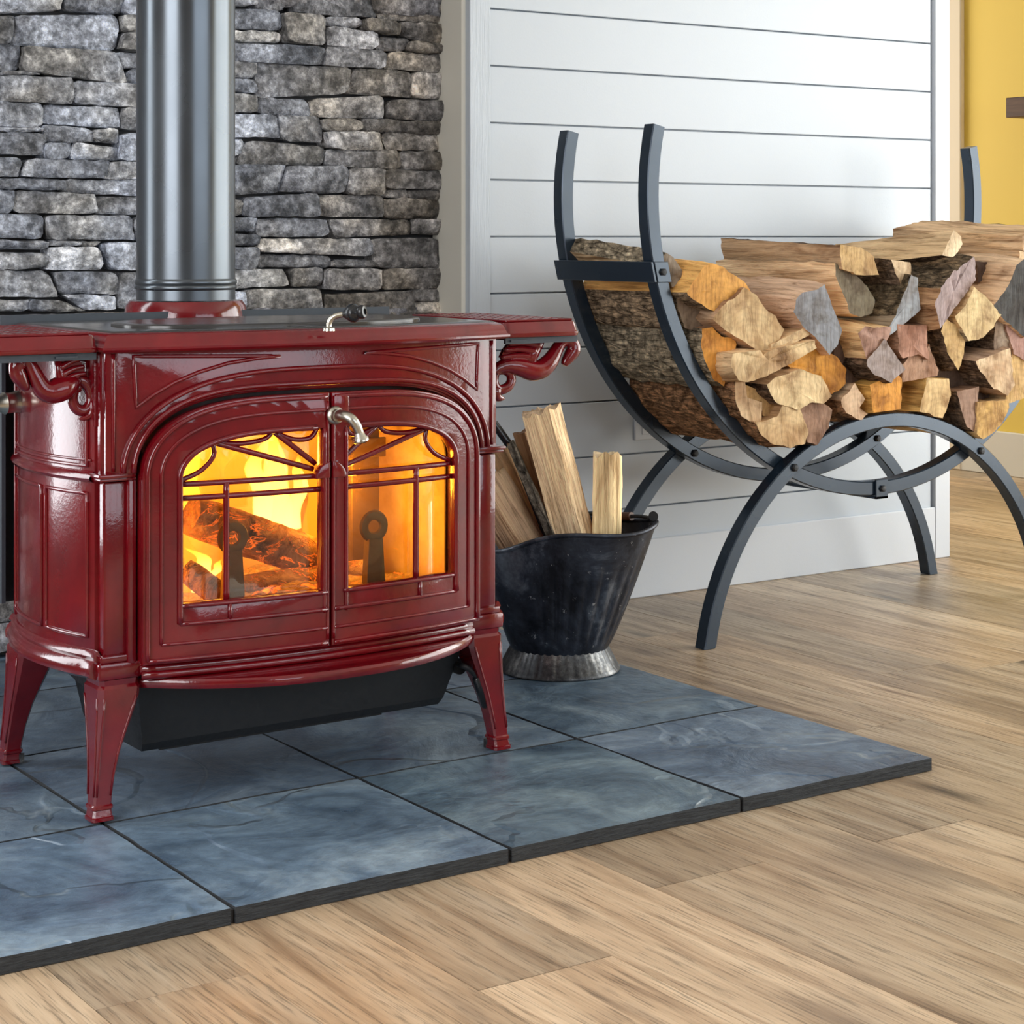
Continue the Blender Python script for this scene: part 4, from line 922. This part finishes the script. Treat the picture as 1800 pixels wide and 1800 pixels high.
# latch plate and handle on the door whose stile is wider
lp = [(SXC + .0025, .548), (SXC + .0275, .548), (SXC + .0275, .5765), (SXC + .0025, .5775)]
mk('latch_plate', *plate2d([lp], -.008, .014, .0025, yd), EN, dr, smooth=40)
mk('latch_stem', *loft([[(SXC + .003, yd(SXC) - .011, z), (SXC + q, yd(SXC) - .011, z), (SXC + q, yd(SXC) - .004, z), (SXC + .003, yd(SXC) - .004, z)] for q, z in ((.024, .548), (.021, .535), (.014, .515), (.012, .50), (.014, .486))]), EN, dr, smooth=30)
hp = onY(589, 730, yd(SXC) - .016)
hx, hz_ = hp.x, hp.z; hy = yd(SXC) - .015
hpath = catmull([(hx, hy - .006, hz_), (hx + .001, hy - .022, hz_ + .001), (hx + .007, hy - .034, hz_ - .003), (hx + .014, hy - .037, hz_ - .013), (hx + .018, hy - .037, hz_ - .022)], 5)
hd = mk('door_handle', *join(lathed([(.0125, 0), (.0135, .003), (.0125, .006), (.0095, .008), (.0095, .014)], (hx, hy + .002, hz_), 'Y', 20), tubed(hpath, [.0085 - .002 * i / len(hpath) for i in range(len(hpath))], 12)), M['nickel'], dr, smooth=50)
e_ = Vector(hpath[-1]); fr_ = frame_to(Vector((.25, 0, -1)))
mk('handle_tip', *lathed([(.006, -.002), (.0085, .006), (.0115, .009), (.0115, .0125), (.009, .0145), (.004, .015)], e_, frame=fr_, seg=18), M['nickel'], hd, smooth=50)
# --- top plate
def ytop(x): t = cl((x - SXC) / .32, -1, 1); return 2.430 - .034 * (1 - t * t)
def ringtop(o_, z):
    r_ = [(SXC - .320 - o_ + (.640 + 2 * o_) * i / 24, z) for i in range(25)]
    return [(x, ytop(x) - o_, z) for x, z in r_] + [(SXC + .320 + o_, 2.79, z), (SXC - .320 - o_, 2.79, z)]
PRT = ((-.010, .6462), (.003, .6468), (.0062, .650), (.0062, .653), (.0030, .6555), (.0012, .660), (-.001, .6655), (-.0045, .6695), (-.012, .6718))
mk('top_plate', *loft([ringtop(*q) for q in PRT]), [EN], stove, smooth=40)
grid_r = lambda o_, z: [(1.312 + (.238 + o_) * math.copysign(abs(math.cos(a)) ** .8, math.cos(a)), 2.555 + (.122 + o_) * math.copysign(abs(math.sin(a)) ** .8, math.sin(a)), z) for a in [2 * math.pi * i / 64 for i in range(64)]]
mk('hearth_top_panel', *loft([[(x, y, z) for x, y, z in ringtop(o_, z)] for o_, z in ((-.012, .6718), (-.015, .6735), (-.020, .674))]), M['iron'], stove, smooth=40)
gd = mk('griddle', *loft([grid_r(0, .6742), grid_r(0, .6775), grid_r(-.004, .6795), grid_r(-.02, .6790)]), M['iron'], stove, smooth=50)
D0 = 2.695
stem = catmull([atD(578, 578, D0), atD(579, 566, D0), atD(588, 556, D0), atD(606, 552, D0)], 5)
mk('griddle_handle', *join(tubed(stem, .0042, 10), lathed([(.009, 0), (.0085, .004), (.004, .006)], Vector(stem[0]) - Vector((0, 0, .003)), 'Z', 12)), M['nickel'], gd, smooth=50)
kf = frame_to(er * .9 - ed_ * .35 + Vector((0, 0, .12)))
kn_ = mk('griddle_knob', *lathed([(.0045, -.002), (.0075, .002), (.0125, .009), (.0135, .014), (.0125, .017), (.0085, .022), (.0095, .024), (.0098, .028), (.008, .031), (.0045, .0315), (.004, .029), (.0001, .028)], Vector(stem[-1]), frame=kf, seg=24), M['knob'], gd, smooth=50)
# flue collar
mk('flue_collar', *join(lathed([(.098, .600), (.098, .672), (.0955, .690), (.090, .6985), (.080, .6985)], (*PC, 0), 'Z', 48), boxd(PC[0] - .098, 2.765, .56, PC[0] + .098, 2.868, .6715, .004)), EN, stove, smooth=40)
# --- warming shelves on dragon brackets
def rect_ring(x0, y0, x1, y1, o_, z, n=6):
    r_ = []; rc = .012
    for cx_, cy_, a0 in ((x1 - rc, y1 - rc, 0), (x0 + rc, y1 - rc, 90), (x0 + rc, y0 + rc, 180), (x1 - rc, y0 + rc, 270)):
        for i in range(n + 1):
            a = math.radians(a0 + 90 * i / n); r_.append((cx_ + (rc + o_) * math.cos(a), cy_ + (rc + o_) * math.sin(a), z))
    return r_
DK = lambda s: [tuple(float(v) for v in q.split(',')) for q in s.split()]
def dragon(sg, parent):
    Yb = 2.475
    def Q(u, v, dy=0):
        p = onY(820 + u / 7.5, 560 + v / 7.5, Yb) if sg > 0 else onY(u / 8.182, 600 + v / 8.182, Yb)
        return Vector((p.x, Yb + dy, p.z + (.003 if sg > 0 else 0)))
    s_ = 1 / 7.5 * .00135 if sg > 0 else .00110 / 8.182
    body = [(360, 740, 40), (420, 680, 52), (540, 640, 66), (700, 660, 84), (860, 705, 92), (980, 690, 88), (1070, 620, 82), (1130, 540, 70), (1185, 440, 58), (1245, 345, 52), (1320, 305, 56), (1395, 360, 62), (1405, 440, 66), (1360, 520, 58), (1310, 590, 44), (1285, 635, 30)]
    if sg < 0:
        body = [(1150, 560, 40), (1060, 590, 90), (950, 650, 125), (830, 700, 130), (720, 720, 120), (620, 680, 105), (545, 570, 90), (480, 440, 78), (420, 330, 70), (345, 270, 74), (270, 300, 88), (235, 400, 78), (270, 500, 80), (320, 590, 66), (365, 660, 50), (385, 705, 30)]
    pts = catmull([(q[0], q[1], q[2]) for q in body], 4)
    J = [tubed([Q(p.x, p.y) for p in pts], [p.z * s_ for p in pts], 12)]
    curl = [(375, 750), (365, 850), (400, 940), (480, 965), (570, 920), (610, 840), (590, 760), (520, 715), (440, 720)]
    if sg < 0: curl = [(1060, 560), (1200, 570), (1300, 680), (1330, 830), (1280, 960), (1190, 1000), (1100, 950), (1060, 830), (1090, 700), (1160, 660)]
    pc = catmull([(a, b2, 0) for a, b2 in curl], 4)
    J.append(tubed([Q(p.x, p.y, .004) for p in pc], [(52 if sg > 0 else 68) * s_ - 18 * s_ * i / len(pc) for i in range(len(pc))], 10))
    pc = catmull([(390, 930, 0), (380, 1020, 0), (430, 1070, 0), (505, 1080, 0)] if sg > 0 else [(1330, 850, 0), (1330, 1000, 0), (1260, 1090, 0), (1130, 1120, 0)], 4)
    J.append(tubed([Q(p.x, p.y) for p in pc], [38 * s_, 44 * s_, 50 * s_, 52 * s_, 50 * s_, 46 * s_, 42 * s_, 38 * s_, 34 * s_, 28 * s_, 22 * s_, 14 * s_, 4 * s_][:len(pc)], 8))
    mk('carved_body', *join(*J), EN, parent, smooth=True)
    W = []
    root_ = [(980, 300), (940, 380), (880, 460), (850, 540), (800, 600)]
    tips = [(640, 285), (540, 360), (480, 440), (435, 540), (560, 560)]
    if sg < 0:
        root_ = [(830, 260), (850, 380), (870, 480), (900, 560), (940, 620)]; tips = [(1000, 200), (1120, 260), (1190, 360), (1215, 460), (1120, 500)]
    rings = []
    n = 5
    for i in range(n):
        a, b2 = root_[i], tips[i]
        mid = ((a[0] + b2[0]) / 2 + 10, (a[1] + b2[1]) / 2 - 26)
        pp = catmull([(a[0], a[1], 0), (mid[0], mid[1], 0), (b2[0], b2[1], 0)], 5)
        W.append(tubed([Q(p.x, p.y, -.004) for p in pp], [38 * s_ - 18 * s_ * k2 / len(pp) for k2 in range(len(pp))], 8)); rings.append(pp)
    for a, b2 in zip(rings, rings[1:]):
        VV = [Q(p.x, p.y, -.003) for p in a] + [Q(p.x, p.y, -.003) for p in b2] + [Q(p.x, p.y, .004) for p in a] + [Q(p.x, p.y, .004) for p in b2]; m2 = len(a)
        FF = [(i, i + 1, m2 + i + 1, m2 + i) for i in range(m2 - 1)] + [(2 * m2 + i, 2 * m2 + i + 1, 3 * m2 + i + 1, 3 * m2 + i) for i in range(m2 - 1)]
        W.append((VV, FF))
    W.append(tubed([Q(700, 290), Q(980, 272), Q(1150, 268), Q(1330, 275)] if sg > 0 else [Q(360, 225), Q(560, 215), Q(760, 210), Q(960, 215)], 38 * s_, 8))
    W.append(tubed([Q(*root_[0]), Q(*root_[1]), Q(*root_[2]), Q(*root_[4])], [40 * s_, 46 * s_, 60 * s_, 70 * s_], 8))
    mk('carved_wing', *join(*W), EN, parent, smooth=True)
for sg in (-1, 1):
    a, b2 = (.852, 1.0005) if sg < 0 else (2 * SXC - 1.0005, 2 * SXC - .852)
    y0, y1 = 2.437, 2.735
    s2 = mk('warming_shelf', *loft([rect_ring(a + .004, y0 + .004, b2 - (.002 if sg < 0 else .004), y1, o_, z) for o_, z in ((-.008, .6462), (.002, .6470), (.0035, .650), (.0035, .653), (.0008, .6555), (-.001, .664), (-.004, .6695), (-.010, .6705))]), EN, stove, smooth=40)
    G = []
    nx, ny = 6, 12
    for i in range(nx + 1):
        x = a + .014 + (b2 - a - .028) * i / nx; G.append(boxd(x - .0028, y0 + .012, .6700, x + .0028, y1 - .012, .6735, .0008))
    for j in range(ny + 1):
        y = y0 + .014 + (y1 - y0 - .028) * j / ny; G.append(boxd(a + .012, y - .0028, .6700, b2 - .012, y + .0028, .6735, .0008))
    mk('shelf_grate', *join(*G), EN, s2, smooth=30)
    mk('shelf_support', *join(boxd(a + .012, 2.450, .6365, b2 - .001, 2.455, .6458), boxd(a + .012, 2.455, .6425, b2 - .001, 2.70, .6458), boxd(a + (.02 if sg > 0 else .09), 2.4465, .6395, a + (.05 if sg > 0 else .12), 2.450, .6425)), M['blackgrey'], s2)
    br = mk('bracket', *boxd(min(SXC + sg * .316, SXC + sg * .322), 2.462, .545, max(SXC + sg * .316, SXC + sg * .322), 2.49, .632, .001), EN, stove)
    dragon(sg, br)
# --- ash pan, lower heat shield, controls
mk('ash_pan', *loft([[(x0, y0, z), (x1, y0, z), (x1, y1, z), (x0, y1, z)] for z, x0, x1, y0, y1 in ((.088, 1.088, 1.572, 2.505, 2.70), (.100, 1.085, 1.576, 2.496, 2.71), (.205, 1.066, 1.606, 2.470, 2.73))]), M['black'], stove, smooth=20)
mk('lower_heat_shield', *join(loft([[(1.035, 2.52, .203), (1.04, 2.78, .203), (1.062, 2.78, .203), (1.06, 2.52, .203)], [(1.052, 2.56, .150), (1.052, 2.78, .180), (1.07, 2.78, .18), (1.075, 2.56, .150)]]), boxd(1.14, 2.56, .070, 1.505, 2.67, .0875), boxd(1.02, 2.48, .2035, 2 * SXC - 1.02, 2.76, .2104)), M['black'], stove)
lv = [onY(800, 1165, 2.50), onY(812, 1170, 2.46), onY(826, 1177, 2.455), onY(838, 1190, 2.455)]
al = mk('air_lever', *join(tubed(catmull(lv, 5), .0042, 10), lathed([(.012, 0), (.012, .01)], onY(803, 1170, 2.492), 'Y', 16)), M['black'], stove, smooth=50)
mk('lever_grip', *tubed([onY(837, 1189, 2.455), onY(839, 1192, 2.455), onY(857, 1238, 2.455), onY(858, 1241, 2.455)], [.0065, .0085, .0105, .008], 14), M['knob'], al, smooth=50)
mk('primary_air_rod', *tubed([(1.66, 2.60, .187), (1.728, 2.60, .187), (1.731, 2.60, .187)], [.0105, .0105, .008], 14), M['black'], stove, smooth=50)
dpos = Vector((xs(2.742) - .002, 2.742, .565)); 
q0 = onX(48, 704, xs(2.742)); 
mk('damper_boss', *lathed([(.018, 0), (.018, .006), (.015, .010), (.0125, .014)], q0, frame=frame_to((-1, -.05, 0)), seg=20), EN, stove, smooth=50)
mk('damper_handle', *lathed([(.0125, .012), (.0165, .013), (.0165, .017), (.0150, .019), (.0150, .034), (.0162, .036), (.013, .041), (.0085, .050), (.0065, .066), (.0075, .085), (.009, .11)], q0, frame=frame_to((-1, -.10, -.06)), seg=24), M['nickel'], stove, smooth=50)
# --- andirons inside, against the doors
for u, v, vb in ((409, 945, 1040), (657, 925, 1022)):
    p = onY(u, v, 2.462); q = onY(u, vb, 2.462)
    tor = [(p.x + .0165 * math.cos(a), 2.462, p.z + .0165 * math.sin(a)) for a in [2 * math.pi * i / 24 for i in range(24)]]
    mk('andiron', *join(tubed(tor, .0050, 8, closed=True, flat=1.5), loft([[(p.x - w0, 2.455, z), (p.x + w0, 2.455, z), (p.x + w0, 2.470, z), (p.x - w0, 2.470, z)] for w0, z in ((.0175, .2585), (.0115, p.z - .018))])), M['andiron'], stove, smooth=40)
mk('rear_baffle_post', *join(boxd(1.475, 2.600, .2585, 1.525, 2.625, .600, .002), boxd(1.467, 2.594, .46, 1.533, 2.5995, .49, .001)), M['andiron'], stove)

# --- fire: embers, burning logs and flames
V, Fc = [], []; nx, ny = 60, 26
for j in range(ny + 1):
    for i in range(nx + 1):
        x = 1.090 + .468 * i / nx; y = 2.482 + .245 * j / ny
        V.append((x, y, .274 + .016 * nz((x, y, 0), 16, 2) + .010 * nz((x, y, 0), 45, 5) + .012 * math.sin(math.pi * i / nx)))
for j in range(ny):
    for i in range(nx): a = j * (nx + 1) + i; Fc.append((a, a + 1, a + nx + 2, a + nx + 1))
eb = mk('ember_bed', V, Fc, M['ember'], None, smooth=True, base=(1.324, 2.60, .262)); tag(eb, 'glowing ash and embers on the stove floor', 'embers'); eb['kind'] = 'stuff'
def fire_log(a, b, r, label, seed):
    a, b = Vector(a), Vector(b); base = (a + b) / 2 - Vector((0, 0, r)); n, sg_ = 26, 20; ax = (b - a).normalized(); f0, f1, _ = frame_to(ax); V, Fc = [], []
    rings_ = []
    for i in range(n + 1):
        t = i / n; c_ = a + (b - a) * t; rr_ = r * (1 - .10 * (2 * t - 1) ** 4); ring_ = []
        for s in range(sg_):
            an = 2 * math.pi * s / sg_; d_ = f0 * math.cos(an) + f1 * math.sin(an)
            ring_.append(c_ + d_ * (rr_ * (1 + .10 * nz(d_ * 2, 1, seed) + .07 * nz(c_ * 40 + d_ * 1.5, 1, seed))))
        rings_.append(ring_)
    o = mk('burning_log', *loft(rings_), M['burn'], None, smooth=50, base=base); return tag(o, label, 'burning log')
fire_log(onY(335, 905, 2.585), onY(566, 985, 2.585), .031, 'thick charred log lying slanted below the tall flame', 1)
fire_log(onY(420, 1035, 2.55), onY(650, 1005, 2.57), .021, 'ash-grey burning log lying low across both panes', 2)
fire_log(onY(590, 955, 2.66), onY(650, 990, 2.63), .014, 'small charred stick glowing beside the andiron', 3)
fire_log(onY(325, 1000, 2.56), onY(392, 1050, 2.52), .018, 'glowing orange log chunk in the corner of the fire', 4)
fl_ = thing('fire_flames', 'bright yellow flames inside the stove', 'flames', (1.26, 2.62, .30), kind='stuff')
def flame(u, v0, v1, wpx, y, m_, seed, nm='flame_tongue'):
    a, b = onY(u, v0, y), onY(u, v1, y); H_ = b.z - a.z; w_ = wpx * .0008; rings_ = []
    for i in range(15):
        t = i / 14; r = w_ * (.55 + .9 * t) * (1 - t) ** .75 * 1.25 + .0006; ox = .018 * math.sin(seed * 2.1 + t * 4.2) * t + .008 * math.sin(seed + t * 11) * t
        rings_.append([(a.x + ox + r * math.cos(k2) * (1 + .15 * math.sin(3 * k2 + seed)), y + r * .6 * math.sin(k2), a.z + H_ * t) for k2 in [2 * math.pi * s / 14 for s in range(14)]])
    mk(nm, *loft(rings_), m_, fl_, smooth=True)
flame(490, 930, 742, 34, 2.655, M['flame'], 1); flame(515, 930, 800, 22, 2.63, M['flame'], 2.4); flame(462, 915, 770, 26, 2.67, M['flame'], 4)
flame(420, 890, 760, 30, 2.69, M['flame_low'], 5); flame(375, 900, 770, 30, 2.69, M['flame_low'], 7); flame(330, 1040, 930, 26, 2.60, M['flame_low'], 3); flame(352, 1040, 960, 22, 2.55, M['flame'], 6); flame(372, 1030, 985, 14, 2.54, M['flame'], 8)
flame(545, 960, 780, 26, 2.70, M['flame_low'], 9); flame(625, 990, 900, 12, 2.66, M['flame_low'], 11); flame(712, 1010, 960, 16, 2.62, M['flame_low'], 12)
def fire_light(loc, e, c, r):
    l = bpy.data.lights.new('fire_glow', 'POINT'); l.energy = e; l.color = c; l.shadow_soft_size = r
    o = bpy.data.objects.new('fire_glow', l); COL.objects.link(o); o.location = loc
fire_light((1.235, 2.66, .46), 2.3, (1, .43, .04), .03)
fire_light((1.14, 2.57, .34), .8, (1, .36, .03), .02)
fire_light((1.44, 2.56, .42), 1.5, (1, .42, .035), .03)
